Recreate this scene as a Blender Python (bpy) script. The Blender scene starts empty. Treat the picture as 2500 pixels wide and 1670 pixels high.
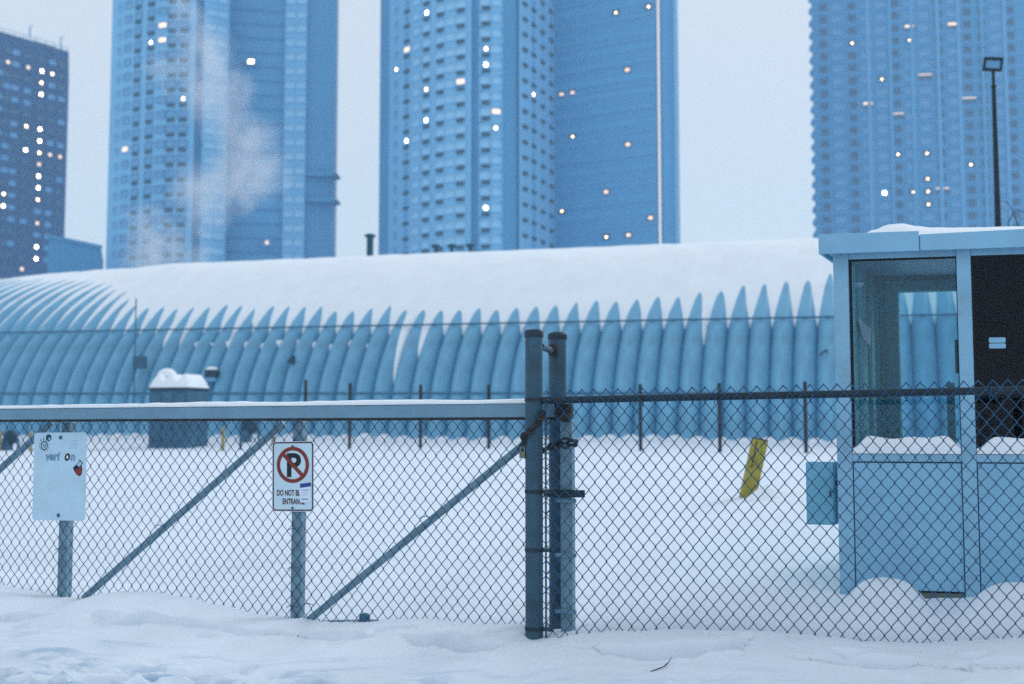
import bpy, bmesh, math, random
from mathutils import Vector, Matrix, noise

R = math.radians
random.seed(7)
SC = bpy.context.scene
COL = SC.collection

# ------------------------------------------------------------------ camera
FPX, CX, CY, HORIZON = 2800.0, 1250.0, 835.0, 1041.0      # in pixels of the 2500x1670 photograph
TILT = math.atan((HORIZON - CY) / FPX)
CAMZ = 1.28                                               # eye above the snow at the gate post
cam_data = bpy.data.cameras.new("camera")
cam = bpy.data.objects.new("camera", cam_data)
COL.objects.link(cam)
cam.location = (0, 0, CAMZ)
cam.rotation_euler = (math.pi / 2 + TILT, 0, 0)
cam_data.sensor_width = 36
cam_data.lens = 36 * FPX / 2500
cam_data.clip_start = 0.1
cam_data.clip_end = 3000
cam_data.dof.use_dof = True
cam_data.dof.focus_distance = 7.05
cam_data.dof.aperture_fstop = 1.7
SC.camera = cam

# ------------------------------------------------------------------ light
SUN_EL, SUN_AZ = R(30), R(50)          # azimuth from +Y towards +X: low behind cloud, to the right
world = bpy.data.worlds.new("World")
SC.world = world
world.use_nodes = True
wt = world.node_tree
wt.nodes.clear()
w_out = wt.nodes.new("ShaderNodeOutputWorld")
w_mix = wt.nodes.new("ShaderNodeMixShader")
w_sky = wt.nodes.new("ShaderNodeTexSky")
w_sky.sky_type = 'NISHITA'
w_sky.sun_disc = False
w_sky.sun_elevation = SUN_EL
w_sky.sun_rotation = SUN_AZ
w_b1 = wt.nodes.new("ShaderNodeBackground")
w_b1.inputs[1].default_value = 0.10
w_b2 = wt.nodes.new("ShaderNodeBackground")          # the even cloud cover
w_b2.inputs[0].default_value = (0.775, 0.845, 0.945, 1)
w_b2.inputs[1].default_value = 1.0
w_mix.inputs[0].default_value = 0.9
wt.links.new(w_sky.outputs[0], w_b1.inputs[0])
wt.links.new(w_b1.outputs[0], w_mix.inputs[1])
wt.links.new(w_b2.outputs[0], w_mix.inputs[2])
wt.links.new(w_mix.outputs[0], w_out.inputs[0])

sun_data = bpy.data.lights.new("sun", 'SUN')
sun = bpy.data.objects.new("sun", sun_data)
COL.objects.link(sun)
sun_data.energy = 1.5
sun_data.angle = R(22)
sun_data.color = (0.86, 0.93, 1.0)
sd = Vector((math.sin(SUN_AZ) * math.cos(SUN_EL), math.cos(SUN_AZ) * math.cos(SUN_EL), math.sin(SUN_EL)))
sun.rotation_euler = sd.to_track_quat('Z', 'Y').to_euler()

SC.view_settings.view_transform = 'Standard'
SC.view_settings.look = 'None'
SC.view_settings.exposure = 0.0
SC.view_settings.gamma = 1.0
SC.view_settings.use_curve_mapping = False
SC.render.engine = 'CYCLES'
SC.cycles.use_denoising = False
SC.cycles.max_bounces = 6
SC.cycles.volume_bounces = 1
SC.cycles.transparent_max_bounces = 12
SC.cycles.volume_step_rate = 4.0
SC.cycles.volume_max_steps = 96
SC.cycles.sample_clamp_indirect = 4.0

# ------------------------------------------------------------------ helpers: pixels to directions
def ray(x, y):
    """direction of a photo pixel, scaled so that Y = 1"""
    dx = x - CX
    dy = FPX * math.cos(TILT) + (y - CY) * math.sin(TILT)
    dz = FPX * math.sin(TILT) - (y - CY) * math.cos(TILT)
    return dx / dy, dz / dy

def at(x, y, Y):
    a, b = ray(x, y)
    return Vector((a * Y, Y, CAMZ + b * Y))

def project(p):
    X, Y, Z = p[0], p[1], p[2] - CAMZ
    zc = Y * math.cos(TILT) + Z * math.sin(TILT)
    yc = -Y * math.sin(TILT) + Z * math.cos(TILT)
    return CX + FPX * X / zc, CY - FPX * yc / zc

# the fence line: s runs along it to the right, d is the distance behind it
TH = math.atan(0.32)
CT, ST = math.cos(TH), math.sin(TH)
FY = 6.9
def F(s, d, z):
    return Vector((s * CT + d * ST, FY - s * ST + d * CT, z))

def onF(x, y, d=0.0):
    """pixel -> (s, z) on the vertical plane d behind the fence"""
    a, b = ray(x, y)
    Y = (FY * CT + d) / (a * ST + CT)
    X = a * Y
    s = X * CT - (Y - FY) * ST
    return s, CAMZ + b * Y

# ------------------------------------------------------------------ helpers: materials
def mat(name, color, rough=0.7, var=0.15, scale=4.0, bump=0.0, bscale=40.0, metallic=0.0, spec=0.3,
        stain=None, stain_scale=3.0, stain_amt=0.4):
    m = bpy.data.materials.new(name)
    m.use_nodes = True
    nt = m.node_tree
    bs = nt.nodes["Principled BSDF"]
    bs.inputs["Roughness"].default_value = rough
    bs.inputs["Metallic"].default_value = metallic
    bs.inputs["Specular IOR Level"].default_value = spec
    tc = nt.nodes.new("ShaderNodeTexCoord")
    nz = nt.nodes.new("ShaderNodeTexNoise")
    nz.inputs["Scale"].default_value = scale
    nz.inputs["Detail"].default_value = 6
    nt.links.new(tc.outputs["Object"], nz.inputs["Vector"])
    rp = nt.nodes.new("ShaderNodeValToRGB")
    rp.color_ramp.elements[0].position = 0.3
    rp.color_ramp.elements[1].position = 0.7
    lo = [max(0, c * (1 - var)) for c in color]
    hi = [min(1, c * (1 + var)) for c in color]
    rp.color_ramp.elements[0].color = (*lo, 1)
    rp.color_ramp.elements[1].color = (*hi, 1)
    nt.links.new(nz.outputs["Fac"], rp.inputs["Fac"])
    csock = rp.outputs["Color"]
    if stain:
        n2 = nt.nodes.new("ShaderNodeTexNoise")
        n2.inputs["Scale"].default_value = stain_scale
        n2.inputs["Detail"].default_value = 8
        n2.inputs["Roughness"].default_value = 0.7
        nt.links.new(tc.outputs["Object"], n2.inputs["Vector"])
        r2 = nt.nodes.new("ShaderNodeValToRGB")
        r2.color_ramp.elements[0].position = 0.5
        r2.color_ramp.elements[1].position = 0.72
        r2.color_ramp.elements[1].color = (stain_amt, stain_amt, stain_amt, 1)
        nt.links.new(n2.outputs["Fac"], r2.inputs["Fac"])
        mx = nt.nodes.new("ShaderNodeMix")
        mx.data_type = 'RGBA'
        nt.links.new(r2.outputs["Color"], mx.inputs["Factor"])
        nt.links.new(csock, mx.inputs["A"])
        mx.inputs["B"].default_value = (*stain, 1)
        csock = mx.outputs["Result"]
    nt.links.new(csock, bs.inputs["Base Color"])
    if bump:
        nb = nt.nodes.new("ShaderNodeTexNoise")
        nb.inputs["Scale"].default_value = bscale
        nb.inputs["Detail"].default_value = 4
        nt.links.new(tc.outputs["Object"], nb.inputs["Vector"])
        bp = nt.nodes.new("ShaderNodeBump")
        bp.inputs["Strength"].default_value = bump
        bp.inputs["Distance"].default_value = 0.02
        nt.links.new(nb.outputs["Fac"], bp.inputs["Height"])
        nt.links.new(bp.outputs["Normal"], bs.inputs["Normal"])
    return m

def emit(name, color, strength):
    m = bpy.data.materials.new(name)
    m.use_nodes = True
    bs = m.node_tree.nodes["Principled BSDF"]
    bs.inputs["Base Color"].default_value = (*color, 1)
    bs.inputs["Emission Color"].default_value = (*color, 1)
    bs.inputs["Emission Strength"].default_value = strength
    return m

def glassy(name, tint, reflect=0.12, rough=0.03):
    """thin window pane: mostly clear, a little mirror-like"""
    m = bpy.data.materials.new(name)
    m.use_nodes = True
    nt = m.node_tree
    nt.nodes.clear()
    out = nt.nodes.new("ShaderNodeOutputMaterial")
    tr = nt.nodes.new("ShaderNodeBsdfTransparent")
    tr.inputs[0].default_value = (*tint, 1)
    gl = nt.nodes.new("ShaderNodeBsdfGlossy")
    gl.inputs["Roughness"].default_value = rough
    gl.inputs["Color"].default_value = (0.8, 0.9, 1, 1)
    mx = nt.nodes.new("ShaderNodeMixShader")
    mx.inputs[0].default_value = reflect
    nt.links.new(tr.outputs[0], mx.inputs[1])
    nt.links.new(gl.outputs[0], mx.inputs[2])
    nt.links.new(mx.outputs[0], out.inputs[0])
    return m

def snow_mat(name, bump=0.25, bscale=30, color=(0.78, 0.835, 0.895)):
    m = mat(name, color, rough=0.85, var=0.03, scale=1.5, bump=bump, bscale=bscale, spec=0.2)
    bs = m.node_tree.nodes["Principled BSDF"]
    return m

def road_ice(m):
    """packed, icy patches in the trodden strip along the road (fence-line coordinates)"""
    nt = m.node_tree
    bs = nt.nodes["Principled BSDF"]
    src = bs.inputs["Base Color"].links[0].from_socket
    tc = nt.nodes.new("ShaderNodeTexCoord")
    dt = nt.nodes.new("ShaderNodeVectorMath"); dt.operation = 'DOT_PRODUCT'
    dt.inputs[1].default_value = (ST, CT, 0)
    nt.links.new(tc.outputs["Object"], dt.inputs[0])
    mr = nt.nodes.new("ShaderNodeMapRange")
    mr.inputs["From Min"].default_value = FY * CT - 0.50
    mr.inputs["From Max"].default_value = FY * CT - 1.25
    nt.links.new(dt.outputs["Value"], mr.inputs["Value"])
    mp = nt.nodes.new("ShaderNodeMapping"); mp.inputs["Rotation"].default_value = (0, 0, TH); mp.inputs["Scale"].default_value = (1.7, 6.5, 3)
    nt.links.new(tc.outputs["Object"], mp.inputs["Vector"])
    nz = nt.nodes.new("ShaderNodeTexNoise"); nz.inputs["Scale"].default_value = 1.3; nz.inputs["Detail"].default_value = 6; nz.inputs["Roughness"].default_value = 0.65
    nt.links.new(mp.outputs[0], nz.inputs["Vector"])
    rp = nt.nodes.new("ShaderNodeMapRange"); rp.inputs["From Min"].default_value = 0.50; rp.inputs["From Max"].default_value = 0.66
    nt.links.new(nz.outputs["Fac"], rp.inputs["Value"])
    mu = nt.nodes.new("ShaderNodeMath"); mu.operation = 'MULTIPLY'
    nt.links.new(mr.outputs[0], mu.inputs[0]); nt.links.new(rp.outputs[0], mu.inputs[1])
    mx = nt.nodes.new("ShaderNodeMix"); mx.data_type = 'RGBA'
    nt.links.new(mu.outputs[0], mx.inputs["Factor"]); nt.links.new(src, mx.inputs["A"])
    mx.inputs["B"].default_value = (0.33, 0.49, 0.65, 1)
    nt.links.new(mx.outputs["Result"], bs.inputs["Base Color"])

M = {}
M['snow'] = snow_mat('snow', 0.35, 22)
road_ice(M['snow'])
M['snow_smooth'] = snow_mat('snow_smooth', 0.12, 6, (0.88, 0.91, 0.935))
M['hut'] = mat('hut_steel', (0.155, 0.395, 0.575), rough=0.5, var=0.14, scale=1.3, spec=0.4, bump=0.05, bscale=8,
               stain=(0.10, 0.22, 0.34), stain_scale=0.7, stain_amt=0.5)
M['hut_dark'] = mat('hut_trim', (0.04, 0.13, 0.21), rough=0.6)
M['galv'] = mat('galvanised_tube', (0.175, 0.3, 0.375), rough=0.5, var=0.2, scale=9, metallic=0.0, spec=0.5,
                stain=(0.10, 0.16, 0.19), stain_scale=6, stain_amt=0.6, bump=0.08, bscale=60)
M['beam'] = mat('galvanised_beam', (0.16, 0.3, 0.405), rough=0.5, var=0.1, scale=5, spec=0.4,
                stain=(0.16, 0.25, 0.31), stain_scale=4, stain_amt=0.5, bump=0.05, bscale=50)
M['post'] = mat('weathered_post', (0.029, 0.084, 0.13), rough=0.55, var=0.28, scale=7, spec=0.4,
                stain=(0.04, 0.06, 0.065), stain_scale=5, stain_amt=0.7, bump=0.1, bscale=50)
M['rail'] = mat('dark_rail', (0.02, 0.036, 0.05), rough=0.6, var=0.3, scale=9)
M['wire'] = mat('fence_wire', (0.012, 0.078, 0.175), rough=0.5, var=0.3, scale=30, spec=0.4)
M['rust'] = mat('rusty_steel', (0.035, 0.034, 0.036), rough=0.8, var=0.4, scale=20, stain=(0.09, 0.05, 0.035), stain_scale=18)
M['brown_post'] = mat('brown_steel_post', (0.030, 0.030, 0.036), rough=0.8, var=0.3, scale=5)
M['sign_white'] = mat('sign_white', (0.58, 0.75, 0.84), rough=0.45, var=0.05, scale=7, spec=0.4,
                      stain=(0.44, 0.58, 0.68), stain_scale=5, stain_amt=0.5)
M['sign_grey'] = mat('sign_grey', (0.5, 0.69, 0.81), rough=0.5, var=0.06, scale=6, spec=0.4,
                     stain=(0.38, 0.53, 0.65), stain_scale=4, stain_amt=0.6)
M['sign_red'] = mat('sign_red', (0.235, 0.035, 0.028), rough=0.5, var=0.15, scale=20)
M['sign_border'] = mat('sign_border', (0.115, 0.030, 0.034), rough=0.5, var=0.15, scale=20)
M['ink'] = mat('ink', (0.012, 0.018, 0.022), rough=0.5, var=0.2, scale=20)
M['faded_ink'] = mat('faded_ink', (0.17, 0.31, 0.45), rough=0.6, var=0.25, scale=60)
M['faint_ink'] = mat('faint_ink', (0.38, 0.55, 0.70), rough=0.6, var=0.1, scale=60)
M['paper'] = mat('paper', (0.72, 0.82, 0.95), rough=0.6, var=0.04, scale=20)
M['blue_print'] = mat('blue_print', (0.03, 0.06, 0.26), rough=0.5, var=0.1)
M['bolt'] = mat('bolt', (0.05, 0.10, 0.13), rough=0.5, var=0.2)
M['yellow'] = mat('yellow_paint', (0.37, 0.31, 0.05), rough=0.7, var=0.2, scale=12,
                  stain=(0.05, 0.05, 0.035), stain_scale=9, stain_amt=0.85)
M['yellow_far'] = mat('yellow_paint_dull', (0.34, 0.29, 0.13), rough=0.7, var=0.15, scale=5)
M['booth'] = mat('booth_paint', (0.24, 0.485, 0.67), rough=0.5, var=0.07, scale=2.5, spec=0.4, bump=0.04, bscale=20,
                 stain=(0.18, 0.34, 0.44), stain_scale=2.2, stain_amt=0.5)
M['booth_frame'] = mat('booth_frame_paint', (0.25, 0.48, 0.65), rough=0.5, var=0.08, scale=4, spec=0.4,
                       stain=(0.15, 0.27, 0.33), stain_scale=3.5, stain_amt=0.6)
M['booth_in'] = mat('booth_interior', (0.19, 0.53, 0.59), rough=0.7, var=0.15, scale=3)
M['gasket'] = mat('rubber_gasket', (0.012, 0.015, 0.018), rough=0.8)
M['dark_board'] = mat('dark_board', (0.014, 0.012, 0.014), rough=0.7, var=0.25, scale=3)
M['base_brown'] = mat('booth_base', (0.10, 0.13, 0.12), rough=0.8, var=0.3, scale=10)
M['pane'] = glassy('clear_pane', (0.82, 0.93, 0.96), 0.03)
M['pane_dark'] = glassy('dark_pane', (0.5, 0.5, 0.55), 0.015)
M['box_grey'] = mat('electric_box', (0.165, 0.43, 0.58), rough=0.5, var=0.1, scale=5)
M['lamp_black'] = mat('black_lamp_paint', (0.010, 0.013, 0.018), rough=0.6, var=0.3, scale=8)
M['lens'] = mat('lamp_lens', (0.14, 0.35, 0.55), rough=0.2, var=0.05)
M['unit'] = mat('equipment_cabinet', (0.05, 0.135, 0.215), rough=0.6, var=0.2, scale=2.5)
M['unit_dark'] = mat('equipment_dark', (0.025, 0.065, 0.1), rough=0.7, var=0.3, scale=4)
M['bark'] = mat('bark', (0.05, 0.075, 0.095), rough=0.9, var=0.3, scale=10)
M['twig'] = mat('twig_bark', (0.05, 0.05, 0.055), rough=0.9, var=0.3, scale=30)
M['stack'] = mat('flue_steel', (0.015, 0.08, 0.13), rough=0.6, var=0.2)
# towers
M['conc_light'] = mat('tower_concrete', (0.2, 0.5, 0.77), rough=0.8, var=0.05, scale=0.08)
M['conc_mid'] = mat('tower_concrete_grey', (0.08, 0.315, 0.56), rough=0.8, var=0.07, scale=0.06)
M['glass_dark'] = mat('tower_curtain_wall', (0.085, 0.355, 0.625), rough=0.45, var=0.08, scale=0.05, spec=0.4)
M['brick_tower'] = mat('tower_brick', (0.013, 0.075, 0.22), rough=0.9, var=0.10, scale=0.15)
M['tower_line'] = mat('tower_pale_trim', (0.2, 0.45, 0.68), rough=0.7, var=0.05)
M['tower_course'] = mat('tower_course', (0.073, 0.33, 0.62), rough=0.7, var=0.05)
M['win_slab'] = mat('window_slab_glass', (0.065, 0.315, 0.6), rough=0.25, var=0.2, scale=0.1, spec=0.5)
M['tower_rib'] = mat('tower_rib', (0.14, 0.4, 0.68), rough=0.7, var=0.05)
M['win_pale'] = mat('window_painted_sky_glass', (0.3, 0.6, 0.84), rough=0.25, var=0.15, scale=0.3, spec=0.5)  # pale sky reflection painted into the pane colour
M['win_mid'] = mat('window_glass', (0.12, 0.34, 0.6), rough=0.25, var=0.2, scale=0.3, spec=0.5)
M['win_dark'] = mat('window_dark_glass', (0.03, 0.11, 0.23), rough=0.25, var=0.25, scale=0.3, spec=0.5)
M['ac'] = mat('air_conditioner_grille', (0.02, 0.08, 0.15), rough=0.8, var=0.2)
M['lit_warm'] = emit('lit_window_warm', (1.0, 0.66, 0.36), 9.0)
M['lit_white'] = emit('lit_window_white', (1.0, 0.85, 0.62), 12.0)
M['lit_soft'] = emit('lit_window_soft', (1.0, 0.66, 0.46), 1.2)
M['strip_light'] = emit('facade_light_strip', (1.0, 0.90, 0.82), 0.33)

# ------------------------------------------------------------------ helpers: meshes
WPOS = {}
def wpos(o):
    return WPOS.get(o.name, Vector((0, 0, 0))) if o else Vector((0, 0, 0))

def tag(o, label=None, cat=None, group=None, kind=None):
    if label: o["label"] = label
    if cat: o["category"] = cat
    if group: o["group"] = group
    if kind: o["kind"] = kind
    return o

def thing(name, loc, label, cat, group=None):
    o = bpy.data.objects.new(name, None)
    COL.objects.link(o)
    o.location = loc
    o.empty_display_size = 0.2
    WPOS[o.name] = Vector(loc)
    return tag(o, label, cat, group)

class MB:
    """collects shapes in world coordinates; build() links them as one mesh object"""
    def __init__(self):
        self.v, self.f, self.m = [], [], []
        self.cur = 0
    def add(self, vs, fs):
        b = len(self.v)
        self.v += [Vector(p) for p in vs]
        self.f += [[b + i for i in f] for f in fs]
        self.m += [self.cur] * len(fs)
        return self
    def box8(self, p):
        return self.add(p, [(0, 3, 2, 1), (4, 5, 6, 7), (0, 1, 5, 4), (1, 2, 6, 5), (2, 3, 7, 6), (3, 0, 4, 7)])
    def box(self, fn, a0, a1, b0, b1, z0, z1):
        """box in a local frame fn(a, b, z)"""
        return self.box8([fn(a0, b0, z0), fn(a1, b0, z0), fn(a1, b1, z0), fn(a0, b1, z0),
                          fn(a0, b0, z1), fn(a1, b0, z1), fn(a1, b1, z1), fn(a0, b1, z1)])
    def bar(self, p, q, w, h=None, up=Vector((0, 0, 1))):
        """box along p-q, w across (horizontal), h the other way"""
        h = h or w
        p, q = Vector(p), Vector(q)
        t = (q - p).normalized()
        n = t.cross(up)
        if n.length < 1e-4: n = Vector((1, 0, 0))
        n.normalize()
        u = n.cross(t)
        n, u = n * w / 2, u * h / 2
        return self.box8([p - n - u, p + n - u, p + n + u, p - n + u, q - n - u, q + n - u, q + n + u, q - n + u])
    def tube(self, pts, r, seg=10, cap=True, up=None):
        pts = [Vector(p) for p in pts]
        rs = r if isinstance(r, (list, tuple)) else [r] * len(pts)
        b = len(self.v)
        n0 = None
        for i, p in enumerate(pts):
            t = (pts[min(i + 1, len(pts) - 1)] - pts[max(i - 1, 0)]).normalized()
            if n0 is None:
                a = up or (Vector((0, 0, 1)) if abs(t.z) < 0.9 else Vector((1, 0, 0)))
                n0 = t.cross(a).normalized()
            else:
                n0 = (n0 - t * n0.dot(t)).normalized()
            c = t.cross(n0)
            for k in range(seg):
                an = 2 * math.pi * k / seg
                self.v.append(p + (n0 * math.cos(an) + c * math.sin(an)) * rs[i])
        for i in range(len(pts) - 1):
            for k in range(seg):
                k2 = (k + 1) % seg
                self.f.append([b + i * seg + k, b + i * seg + k2, b + (i + 1) * seg + k2, b + (i + 1) * seg + k])
                self.m.append(self.cur)
        if cap:
            self.f.append([b + k for k in reversed(range(seg))]); self.m.append(self.cur)
            e = b + (len(pts) - 1) * seg
            self.f.append([e + k for k in range(seg)]); self.m.append(self.cur)
        return self
    def lathe(self, base, prof, seg=16, axis=Vector((0, 0, 1))):
        base = Vector(base)
        return self.tube([base + axis * z for r, z in prof], [max(r, 1e-4) for r, z in prof], seg)
    def prism(self, poly, fn, t0, t1):
        """poly: list of (a, z); extruded along fn's second argument from t0 to t1"""
        n = len(poly)
        vs = [fn(a, t0, z) for a, z in poly] + [fn(a, t1, z) for a, z in poly]
        fs = [list(range(n)), list(reversed(range(n, 2 * n)))]
        for i in range(n):
            j = (i + 1) % n
            fs.append([i, n + i, n + j, j])
        return self.add(vs, fs)
    def ring(self, outer, inner, fn, t0, t1):
        n = len(outer)
        vs = []
        for t in (t0, t1):
            vs += [fn(a, t, z) for a, z in outer] + [fn(a, t, z) for a, z in inner]
        fs = []
        for i in range(n):
            j = (i + 1) % n
            fs.append([i, j, n + j, n + i])
            fs.append([2 * n + i, 3 * n + i, 3 * n + j, 2 * n + j])
            fs.append([i, 2 * n + i, 2 * n + j, j])
            fs.append([n + i, n + j, 3 * n + j, 3 * n + i])
        return self.add(vs, fs)
    def mesh(self, name, mats, off=Vector((0, 0, 0)), smooth=False, fix=True):
        me = bpy.data.meshes.new(name)
        me.from_pydata([v - off for v in self.v], [], self.f)
        for m in (mats if isinstance(mats, (list, tuple)) else [mats]):
            me.materials.append(M[m] if isinstance(m, str) else m)
        me.polygons.foreach_set("material_index", self.m)
        if fix:
            bm = bmesh.new(); bm.from_mesh(me)
            bmesh.ops.recalc_face_normals(bm, faces=bm.faces)
            bm.to_mesh(me); bm.free()
        if smooth:
            me.polygons.foreach_set("use_smooth", [True] * len(me.polygons))
            try: me.set_sharp_from_angle(angle=R(40))
            except Exception: pass
        me.update()
        return me
    def build(self, name, mats, parent=None, smooth=False, base=None, bevel=0, fix=True):
        off = wpos(parent) if parent else (Vector(base) if base is not None else Vector((0, 0, 0)))
        o = bpy.data.objects.new(name, self.mesh(name, mats, off, smooth, fix))
        COL.objects.link(o)
        if parent:
            o.parent = parent
        else:
            o.location = off
        WPOS[o.name] = off
        if bevel:
            md = o.modifiers.new("bevel", 'BEVEL')
            md.width = bevel; md.segments = 2; md.limit_method = 'ANGLE'; md.angle_limit = R(40)
        return o

def place(name, me, parent, mtx):
    """a child that shares mesh data"""
    o = bpy.data.objects.new(name, me)
    COL.objects.link(o)
    o.parent = parent
    o.matrix_local = Matrix.Translation(-wpos(parent)) @ mtx
    return o

def frame_matrix(ax, ay, az, p):
    m = Matrix.Identity(4)
    for i in range(3):
        m[i][0], m[i][1], m[i][2], m[i][3] = ax[i], ay[i], az[i], p[i]
    return m

def interp(tab, x):
    if x <= tab[0][0]: return tab[0][1]
    for (x0, y0), (x1, y1) in zip(tab, tab[1:]):
        if x <= x1:
            t = (x - x0) / (x1 - x0)
            return y0 + (y1 - y0) * t
    return tab[-1][1]

def sinterp(tab, x):
    if x <= tab[0][0]: return tab[0][1]
    for (x0, y0), (x1, y1) in zip(tab, tab[1:]):
        if x <= x1:
            t = (x - x0) / (x1 - x0)
            t = t * t * (3 - 2 * t)
            return y0 + (y1 - y0) * t
    return tab[-1][1]

def smooth(a, b, x):
    t = max(0.0, min(1.0, (x - a) / (b - a)))
    return t * t * (3 - 2 * t)

def rrect(w, h, r, n=5, cx=0.0, cy=0.0):
    pts = []
    for sx, sy, a0 in ((1, 1, 0), (-1, 1, 90), (-1, -1, 180), (1, -1, 270)):
        for k in range(n + 1):
            a = R(a0 + 90 * k / n)
            pts.append((cx + sx * (w / 2 - r) + r * math.cos(a), cy + sy * (h / 2 - r) + r * math.sin(a)))
    return pts

def text_mesh(body, size, align='LEFT', extrude=0.0005, shear=0.0, bold=0.0):
    cu = bpy.data.curves.new("lettering", 'FONT')
    cu.body = body
    cu.size = size
    cu.align_x = align
    cu.extrude = extrude
    cu.shear = shear
    cu.offset = bold
    cu.resolution_u = 4
    o = bpy.data.objects.new("lettering_tmp", cu)
    COL.objects.link(o)
    bpy.context.view_layer.update()
    dg = bpy.context.evaluated_depsgraph_get()
    me = bpy.data.meshes.new_from_object(o.evaluated_get(dg))
    bpy.data.objects.remove(o)
    bpy.data.curves.remove(cu)
    return me

# ------------------------------------------------------------------ the snow
GD = 0.22                                      # the gate runs this far behind the fence
# where the snow meets gate (left of the post) and fence (right of it), in photo pixels
snow_px = [(-200, 1418, 1), (0, 1420, 1), (60, 1432, 1), (150, 1452, 1), (215, 1458, 1), (300, 1441, 1), (380, 1440, 1), (450, 1452, 1),
           (540, 1476, 1), (640, 1497, 1), (725, 1510, 1), (800, 1522, 1), (890, 1520, 1), (960, 1512, 1), (1060, 1510, 1),
           (1180, 1524, 1), (1260, 1540, 0), (1304, 1556, 0), (1350, 1556, 0), (1420, 1545, 0), (1500, 1538, 0),
           (1700, 1534, 0), (1850, 1536, 0), (2000, 1550, 0), (2120, 1561, 0), (2240, 1567, 0), (2350, 1561, 0),
           (2500, 1553, 0), (2700, 1550, 0)]
ZF = []
for px, py, g in snow_px:
    ZF.append(onF(px, py, GD * g))
ZF.sort()
BACK = [(0, 0.0), (0.6, 0.0), (1.5, 0.08), (3.5, 0.26), (6.4, 0.50), (12, 0.58), (19.5, 0.68), (24, 0.92), (27, 1.0), (60, 0.9), (1000, 0.9)]
FRONT = [(0, 0.0), (0.25, -0.015), (0.6, -0.05), (1.2, -0.09), (2.2, -0.16), (4, -0.26), (7, -0.38), (30, -0.4), (400, -0.4)]
BANK = {}

def booth_mound(s, d):
    """drifts against the front of the booth, between it and the fence"""
    z = 0.0
    for cs, cd, rs, rd, h in ((2.12, 0.86, 0.22, 0.30, 0.20), (2.86, 0.60, 0.30, 0.30, 0.20), (3.5, 0.5, 0.5, 0.3, 0.2)):
        e = ((s - cs) / rs) ** 2 + ((d - cd) / rd) ** 2
        z += h * math.exp(-e * e * 0.8)
    return z

def fbm(x, y, z=0.0, oct=4, gain=0.5):
    v, a = 0.0, 1.0
    for i in range(oct):
        v += a * noise.noise((x, y, z + 7.1 * i))
        x, y, a = x * 2.03, y * 2.03, a * gain
    return v

def ground_base(s, d):
    zf = sinterp(ZF, s)
    if d >= 0:
        z = interp(BACK, d) + zf * math.exp(-max(0, d - 0.3) / 4.0)
        near = smooth(0.05, 1.5, d)
        if d < 60:
            z += near * 0.10 * noise.noise((s * 0.22, d * 0.16, 3.3)) + near * 0.025 * noise.noise((s * 0.9, d * 0.7, 1.3))
        if d < 3:
            z += booth_mound(s, d)
            z += 0.012 * noise.noise((s * 2.2, d * 2.2, 9.0))
        # shallow hollow behind the left end of the gate
        if -6.5 < s < -1.5 and d < 5:
            z -= 0.11 * math.exp(-((d - 1.3) / 0.8) ** 2) * smooth(-1.6, -3.0, s)
        return z
    q = -d
    z = zf * math.exp(-max(0, q - 0.1) / 1.6) + interp(FRONT, q)
    if q < 4.5:
        z += smooth(0.05, 0.5, q) * (0.020 * fbm(s * 1.1, q * 1.8, 1.0, 3))
    return z

# hollows with a sharp near lip, and the trodden snow by the road; outlines taken from the photograph
def base_hit(x, y):
    a, b = ray(x, y)
    Y = 4.0
    while Y < 14:
        X, Zz = a * Y, CAMZ + b * Y
        s_, d_ = X * CT - (Y - FY) * ST, X * ST + (Y - FY) * CT
        if Zz <= ground_base(s_, d_): return s_, -d_
        Y += 0.01
    return s_, -d_
def hollow(lip, top):
    return [base_hit(x, y) for x, y in lip], [base_hit(x, y) for x, y in top]
HOLLOWS = [hollow(l, t) for l, t in (
    ([(-60, 1530), (0, 1521), (60, 1514), (115, 1503)], [(-60, 1500), (0, 1497), (60, 1497), (115, 1500)]),
    ([(208, 1508), (240, 1526), (300, 1529), (373, 1526), (440, 1529), (511, 1535), (565, 1550), (640, 1553), (700, 1548)], [(208, 1504), (270, 1508), (362, 1496), (480, 1514), (600, 1536), (700, 1544)]),
    ([(700, 1550), (760, 1564), (850, 1565), (905, 1556)], [(700, 1546), (760, 1543), (850, 1545), (905, 1550)]),
    ([(975, 1552), (1022, 1581), (1065, 1579), (1140, 1596), (1190, 1590), (1235, 1574)], [(975, 1548), (1040, 1550), (1100, 1543), (1170, 1562), (1235, 1570)]),
    ([(1440, 1582), (1490, 1601), (1596, 1616), (1676, 1609), (1729, 1593), (1804, 1588), (1835, 1560)], [(1440, 1578), (1500, 1578), (1600, 1575), (1730, 1565), (1835, 1550)]),
    ([(1940, 1606), (2080, 1628), (2155, 1637), (2262, 1623), (2320, 1632), (2370, 1642)], [(1940, 1600), (2080, 1600), (2200, 1606), (2370, 1626)]),
    ([(2372, 1618), (2420, 1634), (2520, 1636), (2600, 1630)], [(2372, 1612), (2450, 1610), (2600, 1612)]))]
TROD = [(-200, 1560), (0, 1572), (150, 1586), (320, 1606), (700, 1632), (1200, 1662), (1700, 1690), (2600, 1700)]

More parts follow.
